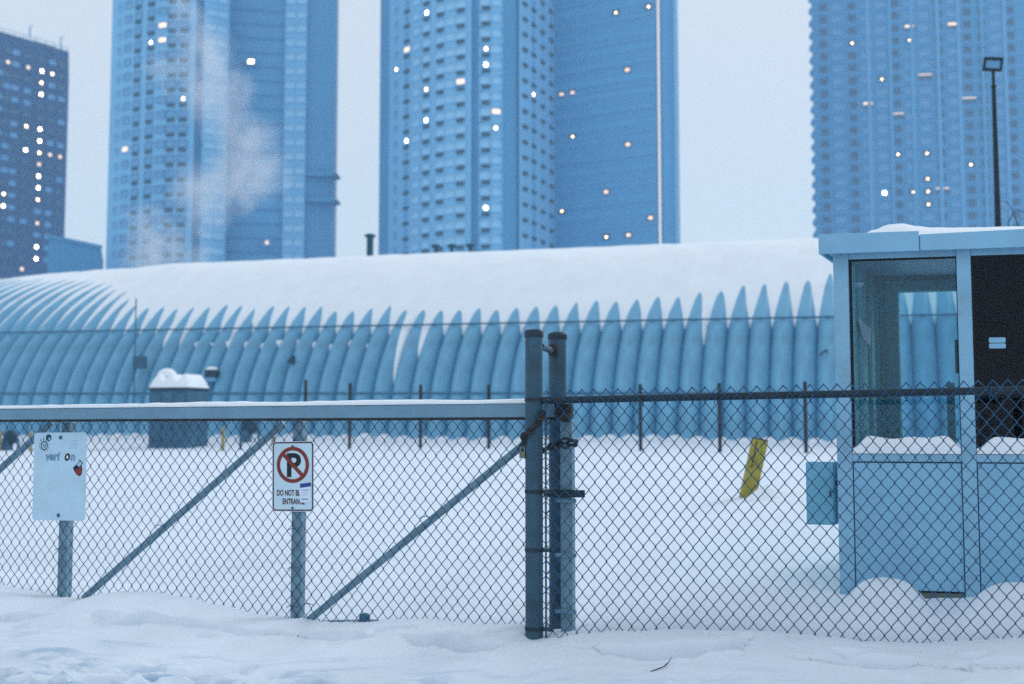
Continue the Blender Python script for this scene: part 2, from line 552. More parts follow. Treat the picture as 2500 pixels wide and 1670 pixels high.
def ground(s, d):
    z = ground_base(s, d)
    if d >= 0 or d < -3.2 or not -6 < s < 4.5:
        return z
    q = -d
    cut = 0.0
    for lip, top in HOLLOWS:
        s0_, s1_ = lip[0][0], lip[-1][0]
        if not s0_ < s < s1_: continue
        ql, qt = sinterp(lip, s), sinterp(top, s)
        wd = ql - qt
        if wd < 0.01: continue
        e = (q - qt) / wd
        dep = min(0.30, 0.85 * wd)
        if -0.15 < e <= 0.86:
            cut = max(cut, dep * smooth(-0.16, 0.30, e))
        elif 0.86 < e < 1.25:
            cut = max(cut, dep * 0.93 * (1 - smooth(0.86, 1.06, e)))
            z += 0.012 * smooth(0.9, 1.05, e) * smooth(1.25, 1.08, e)
    z -= cut
    P = F(s, d, z)
    px_, py_ = project(P)
    if py_ > 1480:
        # small pits and drag marks everywhere in front, deeper ruts and clods where people and wheels have been
        pit = max(0.0, noise.noise((s * 4.3, q * 6.0, 31.0)) - 0.42)
        z -= 0.30 * pit * (1 if cut == 0 else 0)
        z += 0.005 * fbm(s * 7, q * 9, 5.0, 3)
        y0 = interp(TROD, px_)
        tr = smooth(y0 - 5, y0 + 45, py_)
        if tr > 0:
            rut = noise.noise((s * 1.6 + q * 0.6, q * 9.0, 11.0))
            hole = noise.noise((s * 5.5, q * 12.0, 2.5))
            clod = noise.noise((s * 8.0, q * 13.0, 21.0))
            z -= tr * (0.16 * max(0, rut - 0.05) + 0.30 * max(0, hole - 0.12))
            z += tr * (0.10 * max(0, clod - 0.2) + 0.010 * noise.noise((s * 18, q * 24, 3.0)))
    return z

def axis_list(dense0, dense1, step, far, ratio=1.22):
    xs = []
    x = dense0
    while x <= dense1 + 1e-9:
        xs.append(x); x += step
    st, x = step, dense1
    while x < far[1]:
        st *= ratio; x += st; xs.append(min(x, far[1]))
    st, x = step, dense0
    while x > far[0]:
        st *= ratio; x -= st; xs.append(max(x, far[0]))
    return sorted(set(xs))

ss = axis_list(-5.0, 3.4, 0.018, (-420, 420), 1.16)
ds = axis_list(-2.3, 1.5, 0.018, (-90, 480), 1.13)
gv, gf = [], []
nS = len(ss)
for d in ds:
    for s in ss:
        gv.append(F(s, d, ground(s, d)))
for j in range(len(ds) - 1):
    for i in range(nS - 1):
        a = j * nS + i
        gf.append((a, a + 1, a + 1 + nS, a + nS))
me = bpy.data.meshes.new("snow_ground")
me.from_pydata(gv, [], gf)
me.materials.append(M['snow'])
me.polygons.foreach_set("use_smooth", [True] * len(me.polygons))
go = bpy.data.objects.new("snow_ground", me)
COL.objects.link(go)
tag(go, "deep white snow covering the yard and the verge before the fence", None, None, "structure")
del gv, gf

def gz(p):
    """snow height under a world point"""
    X, Y = p[0], p[1] - FY
    return ground(X * CT - Y * ST, X * ST + Y * CT)

# ------------------------------------------------------------------ the arched hut
HD = 24.4                       # front foot of the arch, behind the fence line
HW, HH, HZ0 = 10.0, 6.9, 0.62   # half width, height, foot level
HTILT = -0.0089
RIB = 0.61
AMP = 0.15
def rib_r(u):
    """deep corrugation: broad rounded crest, narrow hollow"""
    return AMP * (2 * abs(math.cos(math.pi * u)) ** 0.72 - 1)

def H(s, phi, r=0.0):
    """point on the arch: phi 0 = front foot, pi/2 = crown; r = distance out of the skin"""
    x, z = -HW * math.cos(phi), HH * math.sin(phi)
    nx, nz = -math.cos(phi) / HW, math.sin(phi) / HH
    l = math.hypot(nx, nz)
    return F(s, HD + HW + x + r * nx / l, HZ0 + z + r * nz / l + HTILT * s)

# arch height so that the crown line meets the photo
def crown_gap(s):
    x, y = min((project(H(s, R(60 + k))) for k in range(0, 31, 2)), key=lambda q: q[1])
    return y - (666 - 0.0402 * x)
lo_, hi_ = 4.0, 10.0
for _ in range(30):
    HH = (lo_ + hi_) / 2
    if crown_gap(-6.0) > 0: lo_ = HH
    else: hi_ = HH
HH -= 0.46                      # the snow makes up the rest

def phi_for(s, y):
    a, b = 0.0, R(85)
    for _ in range(24):
        m = (a + b) / 2
        if project(H(s, m))[1] > y: a = m
        else: b = m
    return (a + b) / 2

S0, NRIB = -37.0, 80
hut = thing("arched_hut", F(0, HD, 0.6), "long blue-grey corrugated steel arched hut under a thick roof of snow", "hut")
def rib_mesh():
    mb = MB()
    nA, nC = 44, 16
    c0 = F(0, HD, 0)
    for j in range(nA + 1):
        ph = math.pi * j / nA
        for i in range(nC + 1):
            s = RIB * i / nC
            u = i / nC
            r = rib_r(u)
            mb.v.append(H(s, ph, r))
    for j in range(nA):
        for i in range(nC):
            a = j * (nC + 1) + i
            mb.f.append([a, a + 1, a + nC + 2, a + nC + 1]); mb.m.append(0)
    return mb.mesh("rib_panel", 'hut', Vector((0, 0, 0)), smooth=True, fix=False)
ribm = rib_mesh()
dS = F(1, 0, 0) - F(0, 0, 0) + Vector((0, 0, HTILT))
for i in range(NRIB):
    place("rib_panel", ribm, hut, Matrix.Translation(dS * (S0 + RIB * i)))
S1 = S0 + RIB * NRIB
# end walls
for sE in (S0 + 0.05, S1 - 0.05):
    mb = MB()
    mb.add([H(sE, math.pi * k / 30, -AMP * 0.4) for k in range(31)], [list(range(31))])
    mb.build("end_wall", 'hut', hut)
# snow lying on the arch: a smooth sheet that thins downwards, so that the ribs come through in points
TIP = [(-40, 690), (0, 693), (40, 697), (80, 702), (130, 713), (165, 727), (205, 745), (270, 756), (350, 762), (470, 758), (620, 760), (800, 762), (1000, 765), (1100, 764), (1300, 758),
       (1400, 752), (1510, 744), (1620, 733), (1750, 720), (1850, 706), (1960, 690), (2030, 676), (2200, 668), (2600, 650)]
LOW = [(-40, 830), (0, 826), (300, 818), (380, 812), (840, 812), (1000, 815), (1280, 808), (1500, 800), (1700, 797), (2040, 787), (2600, 775)]
def hut_x(s):
    return project(H(s, R(20)))[0]
mbv, mbf = [], []
ssn = [S0 + 0.1 + k * 0.061 for k in range(int((S1 - S0 - 0.2) / 0.061))]
NP = 180
rr = random.Random(3)
rib_extra = [0.75 * rr.uniform(-1, 1) for _ in range(NRIB + 2)]
runs = {}
for s in ssn:
    xs = hut_x(s)
    ptip, plow = phi_for(s, interp(TIP, xs)), phi_for(s, interp(LOW, xs))
    k = (s - S0) / RIB
    kv = int(k + 0.0)
    jit = R(1.1) * rib_extra[int(k + 0.5)] 
    # two or three hollows keep a long tongue of snow
    lng = 0.0
    for xt, yl in ((958, 935), (1008, 870), (395, 850), (372, 850), (550, 845), (515, 842), (1700, 845)):
        if abs(xs - xt) < 13:
            lng = max(lng, plow - phi_for(s, yl))
    pcr = phi_for(s, 836 + 8 * noise.noise((s * 0.8, 0, 0)))
    for j in range(NP + 1):
        ph = R(4) + (math.pi - R(8)) * (j / NP) if False else R(6) + R(168) * (j / NP) ** 1.0
        pf = ph if ph < math.pi / 2 else math.pi - ph
        pt, pl = ptip + jit, plow - lng
        t = (pf - pl) / max(1e-3, (pt - pl))
        if t < 0:
            off = -AMP - 0.02 + 0.5 * t
        elif t < 1:
            off = -AMP - 0.02 + (2 * AMP + 0.02) * t ** 0.5
        else:
            off = AMP + 0.26 * smooth(0, R(24), pf - pt) + 0.10 * (1 - math.exp(-(pf - pt) * 9))
        off += 0.025 * noise.noise((s * 1.1, ph * 9, 2.0)) + 0.03 * noise.noise((s * 0.3, ph * 3, 5.0)) * smooth(0.5, 2, t)
        if 400 < xs < 920 and t < 0.35:
            # old frozen snow caught in the hollows under the cable
            g = math.exp(-((pf - pcr) / 0.028) ** 2) * smooth(400, 450, xs) * smooth(920, 880, xs)
            off = max(off, -AMP - 0.1 + g * (0.21 + 0.20 * noise.noise((s * 2.1, ph * 30, 6.0)) + 0.08 * noise.noise((s * 7, ph * 60, 2.0))))
        off = max(off, -0.3)
        mbv.append(H(s, ph, off) - wpos(hut))
n1 = NP + 1
for i in range(len(ssn) - 1):
    for j in range(NP):
        a = i * n1 + j
        mbf.append((a, a + 1, a + 1 + n1, a + n1))
me = bpy.data.meshes.new("roof_snow")
me.from_pydata(mbv, [], mbf)
me.materials.append(M['snow_smooth'])
me.polygons.foreach_set("use_smooth", [True] * len(me.polygons))
o = bpy.data.objects.new("roof_snow", me); COL.objects.link(o); o.parent = hut
tag(o, "smooth roof snow ending in points between bare ribs")
# the cable line along the shoulder and the foot channel
mb = MB()
mb.tube([H(s, phi_for(s, 822 - 0.0172 * hut_x(s)), AMP + 0.05) for s in [S0 + k * 1.3 for k in range(int((S1 - S0) / 1.3))]], 0.028, 6)
mb.build("cable", 'hut_dark', hut)
mb = MB()
pts = [H(s, phi_for(s, 965), AMP + 0.01) for s in [S0 + k * 1.3 for k in range(int((S1 - S0) / 1.3))]]
for p, q in zip(pts, pts[1:]):
    mb.bar(p, q, 0.03, 0.05)
mb.build("foot_channel", 'hut_dark', hut)
# snow drifted into the hollows at the foot of the ribs
mb = MB()
nst = int((S1 - S0 - 0.4) / 0.05)
for i in range(nst):
    s = S0 + 0.2 + 0.05 * i
    u = (s - S0) / RIB
    zg_ = ground(s, HD - 0.2)
    hgt = 0.21 * abs(math.sin(math.pi * u)) ** 0.8 * (0.75 + 0.5 * noise.noise((s * 0.7, 1, 1))) - 0.065 + 0.05 * noise.noise((s * 0.25, 4, 4))
    for dd_, k_ in ((-0.95, -0.25), (-0.55, 0.15), (-0.32, 0.75), (-0.18, 1.0), (0.25, 1.05)):
        mb.v.append(F(s, HD + dd_, zg_ - 0.06 + (hgt + 0.06) * max(k_, 0) + min(k_, 0)))
for i in range(nst - 1):
    for j in range(4):
        a = i * 5 + j
        mb.f.append([a, a + 1, a + 6, a + 5]); mb.m.append(0)
mb.build("foot_snow", 'snow_smooth', hut, smooth=True, fix=False)

# flue and vents on the hut
p = at(903, 640, 45.2)
t = thing("flue_pipe", (p.x, p.y, p.z - 0.3), "dark flue pipe with a flat cap above the snowy hut ridge", "flue")
ztop = at(903, 572, 45.2).z
MB().tube([(p.x, p.y, p.z - 0.3), (p.x, p.y, ztop - 0.12)], 0.135, 14).build("pipe", 'stack', t, smooth=True)
MB().lathe((p.x, p.y, ztop - 0.13), [(0.14, 0), (0.22, 0.03), (0.22, 0.11), (0.12, 0.14)], 14).build("cap", 'stack', t, smooth=True)
for x, y0, y1, lb in ((1064, 622, 597, "small mushroom vent on the ridge, nearest the tall flue pipe"),
                      (1103, 620, 596, "middle one of three mushroom vents on the snowy ridge"),
                      (1148, 618, 595, "mushroom vent on the snowy ridge, farthest from the flue pipe")):
    p = at(x, y0 + 12, 46.5)
    t = thing("roof_vent", p, lb, "vent", "vents on the hut ridge")
    zt = at(x, y1, 46.5).z
    MB().tube([p, (p.x, p.y, zt - 0.16)], 0.075, 10).build("pipe", 'stack', t, smooth=True)
    MB().lathe((p.x, p.y, zt - 0.2), [(0.08, 0), (0.17, 0.08), (0.2, 0.16), (0.05, 0.22)], 12).build("cap", 'stack', t, smooth=True)

def s_for_x(x):
    a, b = S0, S1
    for _ in range(24):
        m_ = (a + b) / 2
        if hut_x(m_) < x: a = m_
        else: b = m_
    return a
# things fixed to the hut wall
s = s_for_x(533)
c = H(s, phi_for(s, 925), AMP)
t = thing("wall_lamp", c, "dark box lamp with a pale lens and snow cap on the hut wall", "lamp")
FR = lambda s_, d_, z_: c + (F(s_, d_, 0) - F(0, 0, 0)) + Vector((0, 0, z_))
MB().box(FR, -0.20, 0.20, -0.22, 0.02, -0.02, 0.20).build("housing", 'unit_dark', t, bevel=0.015)
MB().box(FR, -0.16, 0.16, -0.20, 0.0, -0.17, -0.022).build("lens", 'lens', t, bevel=0.02)
mb = MB(); mb.lathe(FR(0, -0.1, 0.203), [(0.19, 0), (0.19, 0.04), (0.13, 0.09), (0.02, 0.105)], 12)
mb.build("snow_cap", 'snow_smooth', t, smooth=True)
s = s_for_x(714)
c = H(s, phi_for(s, 888), AMP)
t = thing("wall_bracket", c, "small dark triangular bracket sticking out of the hut wall", "bracket")
FR2 = lambda s_, d_, z_: c + (F(s_, d_, 0) - F(0, 0, 0)) + Vector((0, 0, z_))
MB().prism([(-0.12, -0.06), (0.10, -0.10), (0.10, 0.16), (0.04, 0.12)], FR2, -0.18, -0.03).build("plate", 'unit_dark', t)
MB().bar(FR2(0.05, -0.10, 0.0), FR2(0.05, 0.02, 0.0), 0.05).build("arm", 'unit_dark', t)
s = s_for_x(355)
t = thing("conduit", H(s, phi_for(s, 930), AMP), "thin vertical conduit pole before the hut, left of the cabinet", "conduit")
b0 = H(s, phi_for(s, 940), AMP + 0.25)
top = at(352, 728, b0.y)
MB().tube([(b0.x, b0.y, b0.z - 1.4), (b0.x, b0.y, top.z)], 0.022, 8).build("tube", 'hut_dark', t, smooth=True)
MB().box(lambda a, b, z: Vector((b0.x + a, b0.y + b, b0.z + z)), -0.05, 0.35, -0.06, 0.16, 0.35, 0.75).build("meter_box", 'unit', t, bevel=0.02)
# small fitting on the wall near the booth
s = s_for_x(2012)
c = H(s, phi_for(s, 868), AMP)
t = thing("wall_hook", c, "small bent dark hook on the hut wall beside the booth", "hook")
MB().tube([c + Vector((0.12, 0.05, 0.03)), c + Vector((0.02, -0.12, 0.04)), c + Vector((-0.08, -0.14, -0.02)), c + Vector((-0.14, -0.13, -0.09))], 0.028, 7).build("hook", 'unit_dark', t, smooth=True)

# equipment cabinet by the hut, snow heaped on it
cb = onF(408, 1085, 19.6)
c0 = F(cb[0], 19.6, ground(cb[0], 19.6))
t = thing("equipment_cabinet", c0, "dark blue-grey equipment cabinet with three heaps of snow on its lid", "cabinet")
FRc = lambda a, b, z: c0 + (F(a, b, 0) - F(0, 0, 0)) + Vector((0, 0, z))
hw = 0.60
zt = onF(408, 946, 19.6)[1] - c0.z
MB().box(FRc, -hw, hw, 0, 1.0, -0.4, zt - 0.06).build("body", 'unit', t, bevel=0.03)
MB().box(FRc, -hw - 0.03, hw + 0.03, -0.03, 1.03, zt - 0.059, zt).build("lid", 'unit_dark', t, bevel=0.01)
for k in range(3):
    MB().box(FRc, -0.52 + 0.36 * k, -0.20 + 0.36 * k, -0.018, -0.001, 0.2, zt - 0.14).build("door", 'unit', t, bevel=0.008)
mb = MB()
rows = []
NSX, NSY = 40, 12
for j in range(NSY + 1):
    for i in range(NSX + 1):
        a = -hw - 0.02 + (2 * hw + 0.04) * i / NSX
        b = -0.02 + 1.04 * j / NSY
        e = min(i, NSX - i) / NSX
        ef = min(j, NSY - j) / NSY
        u = (a + hw) / (2 * hw) * 3
        h = 0.06 + 0.30 * abs(math.sin(math.pi * u)) ** 0.8
        mb.v.append(FRc(a, b, zt + 0.003 + h * smooth(0, 0.05, e) * smooth(0, 0.12, ef)))
for j in range(NSY):
    for i in range(NSX):
        q = j * (NSX + 1) + i
        mb.f.append([q, q + 1, q + NSX + 2, q + NSX + 1]); mb.m.append(0)
mb.build("snow_heap", 'snow_smooth', t, smooth=True)
p0 = FRc(-0.42, 0.55, zt)
MB().lathe(p0, [(0.17, 0.02), (0.17, 0.30), (0.26, 0.31), (0.27, 0.36), (0.22, 0.45), (0.12, 0.52), (0.03, 0.54)], 12).build("snowy_cowl", 'snow_smooth', t, smooth=True)

# row of short steel posts in front of the hut
names = ["leftmost short dark steel post, close to the no parking sign's post", "second short dark post from the left before the hut",
         "third short dark post from the left before the hut", "short dark post just left of the thick gate post",
         "short dark post just right of the thick gate posts", "short dark post left of the leaning yellow bollard",
         "short dark post nearest the booth, right of the yellow bollard"]
for (x, yt, yb), lb in zip(((744, 927, 1085), (853, 935, 1095), (1026, 939, 1103), (1193, 940, 1104), (1564, 938, 1102), (1758, 935, 1103), (1968, 931, 1105)), names):
    dd = 19.8
    s, z0 = onF(x, yb, dd)
    z1 = onF(x, yt, dd)[1]
    zg = ground(s, dd)
    t = thing("steel_post", F(s, dd, zg), lb, "post", "short steel posts in front of the hut")
    mb = MB()
    fr = lambda a, b, z: F(s + a, dd + b, z)
    mb.box(fr, -0.042, 0.042, 0.0, 0.012, zg - 0.3, z1)
    mb.box(fr, -0.006, 0.006, 0.0125, 0.06, zg - 0.3, z1 - 0.002)
    mb.build("upright", 'brown_post', t)
    MB().box(fr, -0.012, 0.012, -0.012, -0.001, z1 - 0.10, z1 - 0.075).build("bolt", 'rust', t)

# gas fittings between low yellow bollards, seen through the gate
def yellow_bollard(x, yt, yb, dd, w, lb, lean=0.0, m='yellow_far'):
    s, z1 = onF(x, yt, dd)
    zg = ground(s, dd)
    t = thing("yellow_bollard", F(s, dd, zg), lb, "bollard", "low yellow bollards beyond the gate")
    MB().tube([F(s, dd, zg - 0.3), F(s + lean, dd, z1 - 0.05)], w / 2, 14).build("pipe", m, t, smooth=True)
    MB().lathe(F(s + lean, dd, z1 - 0.052), [(w / 2 * 1.01, 0), (w / 2 * 0.9, 0.03), (w / 2 * 0.5, 0.05), (0.003, 0.055)], 14).build("cap", m, t, smooth=True)
    return t
yellow_bollard(545, 1042, 1112, 17.0, 0.085, "thin brownish yellow bollard between the cabinet and the pipe fitting")
yellow_bollard(668, 1056, 1085, 19.0, 0.10, "yellow bollard behind the brace, left of the no parking sign")
yellow_bollard(76, 1052, 1112, 17.5, 0.09, "yellow bollard half hidden by the blank sign's left edge")
yellow_bollard(0, 1050, 1118, 17.5, 0.10, "yellow bollard cut by the left edge of the picture")

def pipe_fitting(x, y, dd, sc, lb):
    s, z = onF(x, y, dd)
    zg = ground(s, dd)
    t = thing("pipe_fitting", F(s, dd, zg), lb, "valve", "pipe fittings beyond the gate")
    fr = lambda a, b, zz: F(s + a * sc, dd + b * sc, z + zz * sc)
    MB().tube([fr(-.25, 0, -1), fr(-.25, 0, .05), fr(-.2, 0, .14), fr(.2, 0, .14), fr(.25, 0, .05), fr(.25, 0, -1)], 0.035 * sc, 8).build("pipe", 'unit', t, smooth=True)
    MB().tube([fr(0, -.10, .12), fr(0, -.07, .12), fr(0, .08, .12), fr(0, .1, .12)], [0.1 * sc, 0.19 * sc, 0.19 * sc, 0.1 * sc], 18).build("regulator", 'unit_dark', t, smooth=True)
    MB().box(fr, -.2, .02, -.14, .1, -.28, 0.02).build("meter", 'unit', t, bevel=0.03)
    MB().tube([fr(.1, -.06, .3), fr(.1, -.06, .14)], 0.03 * sc, 8).build("stem", 'unit', t, smooth=True)
    return t
pipe_fitting(610, 1052, 18.0, 1.0, "blue-grey pipe fitting behind the brace near the no parking sign")
pipe_fitting(26, 1078, 17.8, 0.95, "dark round pipe fitting at the left edge behind the gate")

# ------------------------------------------------------------------ chain link
PW, PH = 0.0722, 0.0905
def chain_mesh(s0, s1, dd, zlow, ztop, r=0.0026, seed=1, phase=0.0):
    """woven zigzag wires on the plane dd behind the fence; zlow(s), ztop(s) give the ends"""
    mb = MB()
    k = 0
    n = int((s1 - s0) / (PW / 2))
    for w in range(n):
        sa = s0 + w * PW / 2
        zt = ztop(sa)
        zb = zlow(sa)
        j0 = 0
        pts = []
        m_ = int((zt - zb) / (PH / 2)) + 1
        for j in range(m_):
            z = zt - j * PH / 2
            odd = (j + w) % 2
            s = sa + odd * PW / 2
            wob = 0.012 * noise.noise((s * 0.9, z * 0.9, seed)) 
            ws = 0.006 * noise.noise((s * 1.3, z * 1.3, seed + 5)) + 0.0016 * noise.noise((s * 30, z * 30, seed))
            wz = 0.007 * noise.noise((s * 1.1, z * 1.1, seed + 9))
            over = (r * 0.9) * (1 if odd else -1)
            pts.append(F(s + ws + over, dd + wob + (r * 0.8 if (w % 2) else -r * 0.8), z + wz))
        if len(pts) > 2:
            mb.tube(pts, r, 4, cap=False)
    return mb

# sliding gate behind the thick post
g0 = onF(-60, 1000, GD)[0]
g1 = onF(1392, 1000, GD)[0]
def gate_line(x0, y0, x1, y1):
    a, b = onF(x0, y0, GD), onF(x1, y1, GD)
    return lambda s: a[1] + (b[1] - a[1]) * (s - a[0]) / (b[0] - a[0])
zbt = gate_line(0, 999, 1282, 986)
zbb = gate_line(0, 1025, 1282, 1019)
gate = thing("sliding_gate", F(-1.5, GD, sinterp(ZF, -1.5)), "long sliding gate of grey tube and chain link with a snowy top beam", "gate")
mb = MB()
fr = lambda s_, d_, z_: F(s_, GD + d_, z_)
mb.box8([fr(g0, -0.10, zbb(g0)), fr(g1, -0.10, zbb(g1)), fr(g1, 0.02, zbb(g1)), fr(g0, 0.02, zbb(g0)),
         fr(g0, -0.10, zbt(g0)), fr(g1, -0.10, zbt(g1)), fr(g1, 0.02, zbt(g1)), fr(g0, 0.02, zbt(g0))])
mb.build("top_beam", 'beam', gate, bevel=0.006)
mb = MB()
mb.box8([fr(g0, -0.085, zbb(g0) - 0.016), fr(g1, -0.085, zbb(g1) - 0.016), fr(g1, 0.01, zbb(g1) - 0.016), fr(g0, 0.01, zbb(g0) - 0.016),
         fr(g0, -0.085, zbb(g0) - 0.001), fr(g1, -0.085, zbb(g1) - 0.001), fr(g1, 0.01, zbb(g1) - 0.001), fr(g0, 0.01, zbb(g0) - 0.001)])
mb.build("track_lip", 'rust', gate)
# snow on the beam
mb = MB()
NX = 300
prof = [(-0.103, -0.002), (-0.108, 0.010), (-0.100, 0.026), (-0.07, 0.036), (-0.03, 0.038), (0.01, 0.030), (0.022, 0.008), (0.02, -0.002)]
g1s = onF(1284, 1000, GD)[0] - 0.02
for i in range(NX + 1):
    s = g0 + (g1 - g0) * i / NX
    k = 0.85 + 0.25 * noise.noise((s * 1.6, 0, 0)) + 0.12 * noise.noise((s * 9, 0, 3))
    k *= 1.0 - 0.25 * smooth(-2.2, -4.0, s)
    for a, z in prof:
        mb.v.append(fr(s, a + 0.006 * noise.noise((s * 7, z * 30, 1)), zbt(s) + max(z, 0.001) * k))
for i in range(NX):
    for q in range(len(prof) - 1):
        a = i * len(prof) + q
        mb.f.append([a, a + 1, a + len(prof) + 1, a + len(prof)]); mb.m.append(0)
mb.build("beam_snow", 'snow_smooth', gate, smooth=True)
def gate_upright(x, w, ytop=1000, name="upright"):
    s = onF(x, 1200, GD)[0]
    return MB().box(fr, s - w / 2, s + w / 2, 0.012, 0.012 + w, sinterp(ZF, s) - 0.35, zbb(s) - 0.018).build(name, 'galv', gate, bevel=0.006)
gate_upright(153, 0.072)
gate_upright(722, 0.072)
gate_upright(1381, 0.075)
def brace(x0, y0, x1, y1):
    a, b = onF(x0, y0, GD), onF(x1, y1, GD)
    return MB().tube([fr(a[0], 0.045, a[1]), fr(b[0], 0.045, b[1])], 0.0245, 12).build("brace", 'galv', gate, smooth=True)
brace(-60, 1190, 118, 1030)
brace(195, 1462, 684, 1034)
brace(742, 1520, 1290, 1072)
# the lower rail shows where the snow is low
a, b = onF(748, 1524, GD), onF(905, 1519, GD)
MB().tube([fr(a[0], 0.05, a[1] - 0.005), fr(b[0], 0.05, b[1] - 0.012), fr(b[0] + 0.6, 0.05, b[1] - 0.06)], 0.022, 10).build("bottom_rail", 'galv', gate, smooth=True)
s_w, z_w = onF(882, 1512, GD)
MB().lathe(fr(s_w, 0.05, z_w - 0.05), [(0.03, 0), (0.036, 0.01), (0.036, 0.06), (0.03, 0.075), (0.012, 0.082)], 14).build("guide_wheel", 'unit', gate, smooth=True)
mb = chain_mesh(g0, onF(1375, 1200, GD)[0], GD, lambda s: sinterp(ZF, s) - 0.12, lambda s: zbb(s) + 0.035, 0.0034, 2)
o = mb.build("chain_link", 'wire', gate, smooth=True, fix=False)
tag(o, None, None, None, "stuff")
# twisted tie wires holding the mesh to uprights and braces
for x, y in ((149, 1340), (150, 1185), (718, 1292), (720, 1385), (716, 1480), (393, 1283), (1042, 1262), (757, 1475)):
    s, z = onF(x, y, GD)
    q = 0.05
    MB().tube([fr(s - q, -0.004, z - 0.012), fr(s - q * .6, -0.012, z), fr(s, -0.014, z + 0.006), fr(s + q * .6, -0.012, z - 0.004), fr(s + q, -0.004, z + 0.018)], 0.0028, 5).build("tie_wire", 'wire', gate, smooth=True)

# ------------------------------------------------------------------ thick posts at the gate opening
sP, _ = onF(1304, 1200)
zP = onF(1304, 806)[1]
zs = sinterp(ZF, sP)
post = thing("gate_post", F(sP, 0, zs), "thick dark steel fence post in front, with a flat cap and three bands", "post")
RP = 0.0525
MB().tube([F(sP, 0, zs - 0.5), F(sP, 0, zP - 0.03)], RP, 28).build("pipe", 'post', post, smooth=True)
MB().lathe(F(sP, 0, zP - 0.045), [(RP + 0.003, 0), (RP + 0.005, 0.004), (RP + 0.005, 0.034), (RP - 0.002, 0.044), (0.02, 0.05), (0.002, 0.05)], 28).build("cap", 'rail', post, smooth=True)
for y in (1200, 1342, 1534, 976):
    z = onF(1304, y)[1]
    b_ = MB().lathe(F(sP, 0, z - 0.011), [(RP + 0.0005, 0), (RP + 0.004, 0.001), (RP + 0.004, 0.021), (RP + 0.0005, 0.022)], 28).build("tension_band", 'rail', post, smooth=True)
    MB().box(lambda a, b, zz: F(sP + a, b, z + zz), RP + 0.0045, RP + 0.062, -0.022, -0.002, -0.010, 0.010).build("band_ear", 'rail', b_)
    MB().tube([F(sP + RP + 0.045, -0.032, z), F(sP + RP + 0.045, 0.012, z)], 0.006, 8).build("bolt", 'bolt', b_)

GB = 0.40
sQ, _ = onF(1362, 1200, GB)
zQ = onF(1362, 812, GB)[1]
zsq = sinterp(ZF, sQ)
post2 = thing("guide_post", F(sQ, GB, zsq), "thick dark post standing behind the gate beam, beside the front post", "post")
MB().tube([F(sQ, GB, zsq - 0.5), F(sQ, GB, zQ - 0.03)], 0.056, 26).build("pipe", 'post', post2, smooth=True)
MB().lathe(F(sQ, GB, zQ - 0.045), [(0.058, 0), (0.061, 0.004), (0.061, 0.03), (0.05, 0.042), (0.02, 0.05), (0.002, 0.05)], 26).build("cap", 'rail', post2, smooth=True)
z = onF(1340, 852, 0.2)[1]
a = F(sP + 0.035, 0.03, z + 0.005)
b = F(sQ - 0.02, GB - 0.04, z - 0.005)
br = MB().tube([a, b], 0.021, 12).build("spacer_bar", 'post', post2, smooth=True)
MB().lathe(F(sQ - 0.005, GB - 0.075, z - 0.035), [(0.03, 0), (0.034, 0.01), (0.034, 0.06), (0.03, 0.07)], 10).build("clamp", 'rust', br, smooth=True)
z = onF(1340, 1204, 0.2)[1]
bar2 = MB().box(fr, onF(1330, 1200, GD)[0], onF(1430, 1200, GD)[0], -0.035, -0.015, z - 0.022, z + 0.022).build("stop_plate", 'rail', gate, bevel=0.003)
# guide roller bracket on the beam end
s0_, zz_ = onF(1378, 1003, GD)
mb = MB().box(fr, s0_ - 0.02, s0_ + 0.085, -0.16, -0.106, zz_ - 0.05, zz_ + 0.04)
mb.build("roller_bracket", 'rust', gate, bevel=0.004)
MB().tube([fr(s0_ + 0.055, -0.19, zz_ - 0.04), fr(s0_ + 0.055, -0.165, zz_ - 0.04)], 0.032, 14).build("roller", 'rust', gate, smooth=True)
# little clips on the end frame
for y in (1222, 1355, 1492):
    s_, z_ = onF(1362, y, GD)
    MB().box(fr, s_ - 0.015, s_ + 0.115, -0.006, 0.008, z_ - 0.012, z_ + 0.012).build("clip", 'beam', gate, bevel=0.002)

# ------------------------------------------------------------------ fence to the right
rail_a, rail_b = onF(1345, 977), onF(2500, 952)
def zr(s): return rail_a[1] + (rail_b[1] - rail_a[1]) * (s - rail_a[0]) / (rail_b[0] - rail_a[0])
f1 = onF(2700, 1000)[0]
fence = thing("chain_link_fence", F(1.3, 0, sinterp(ZF, 1.3)), "chain link fence with a dark top rail running right from the posts", "fence")
MB().tube([F(sP + 0.03, 0.012, zr(sP)), F(f1, 0.012, zr(f1))], 0.021, 14).build("top_rail", 'rail', fence, smooth=True)
fs0 = sP + RP + 0.03
mb = chain_mesh(fs0, f1, -0.022, lambda s: sinterp(ZF, s) - 0.12, lambda s: zr(s) + 0.058, 0.0034, 31)
o = mb.build("chain_link", 'wire', fence, smooth=True, fix=False)
tag(o, None, None, None, "stuff")
MB().tube([F(fs0 - 0.004, -0.022, sinterp(ZF, fs0) - 0.1), F(fs0 - 0.004, -0.022, zr(fs0) - 0.01)], 0.006, 8).build("tension_bar", 'post', fence, smooth=True)
for x in (1560, 1750, 1985, 2200, 2420):
    s = onF(x, 960)[0]
    MB().tube([F(s - .012, -0.026, zr(s) - 0.045), F(s - .006, -0.03, zr(s) - 0.02), F(s, -0.014, zr(s) + 0.018), F(s + .004, 0.015, zr(s) + 0.024), F(s + .01, 0.036, zr(s)), F(s + .02, 0.01, zr(s) - 0.024), F(s + .03, -0.026, zr(s) - 0.05)], 0.0026, 5).build("tie_wire", 'wire', fence, smooth=True)
s = onF(2760, 1000)[0]
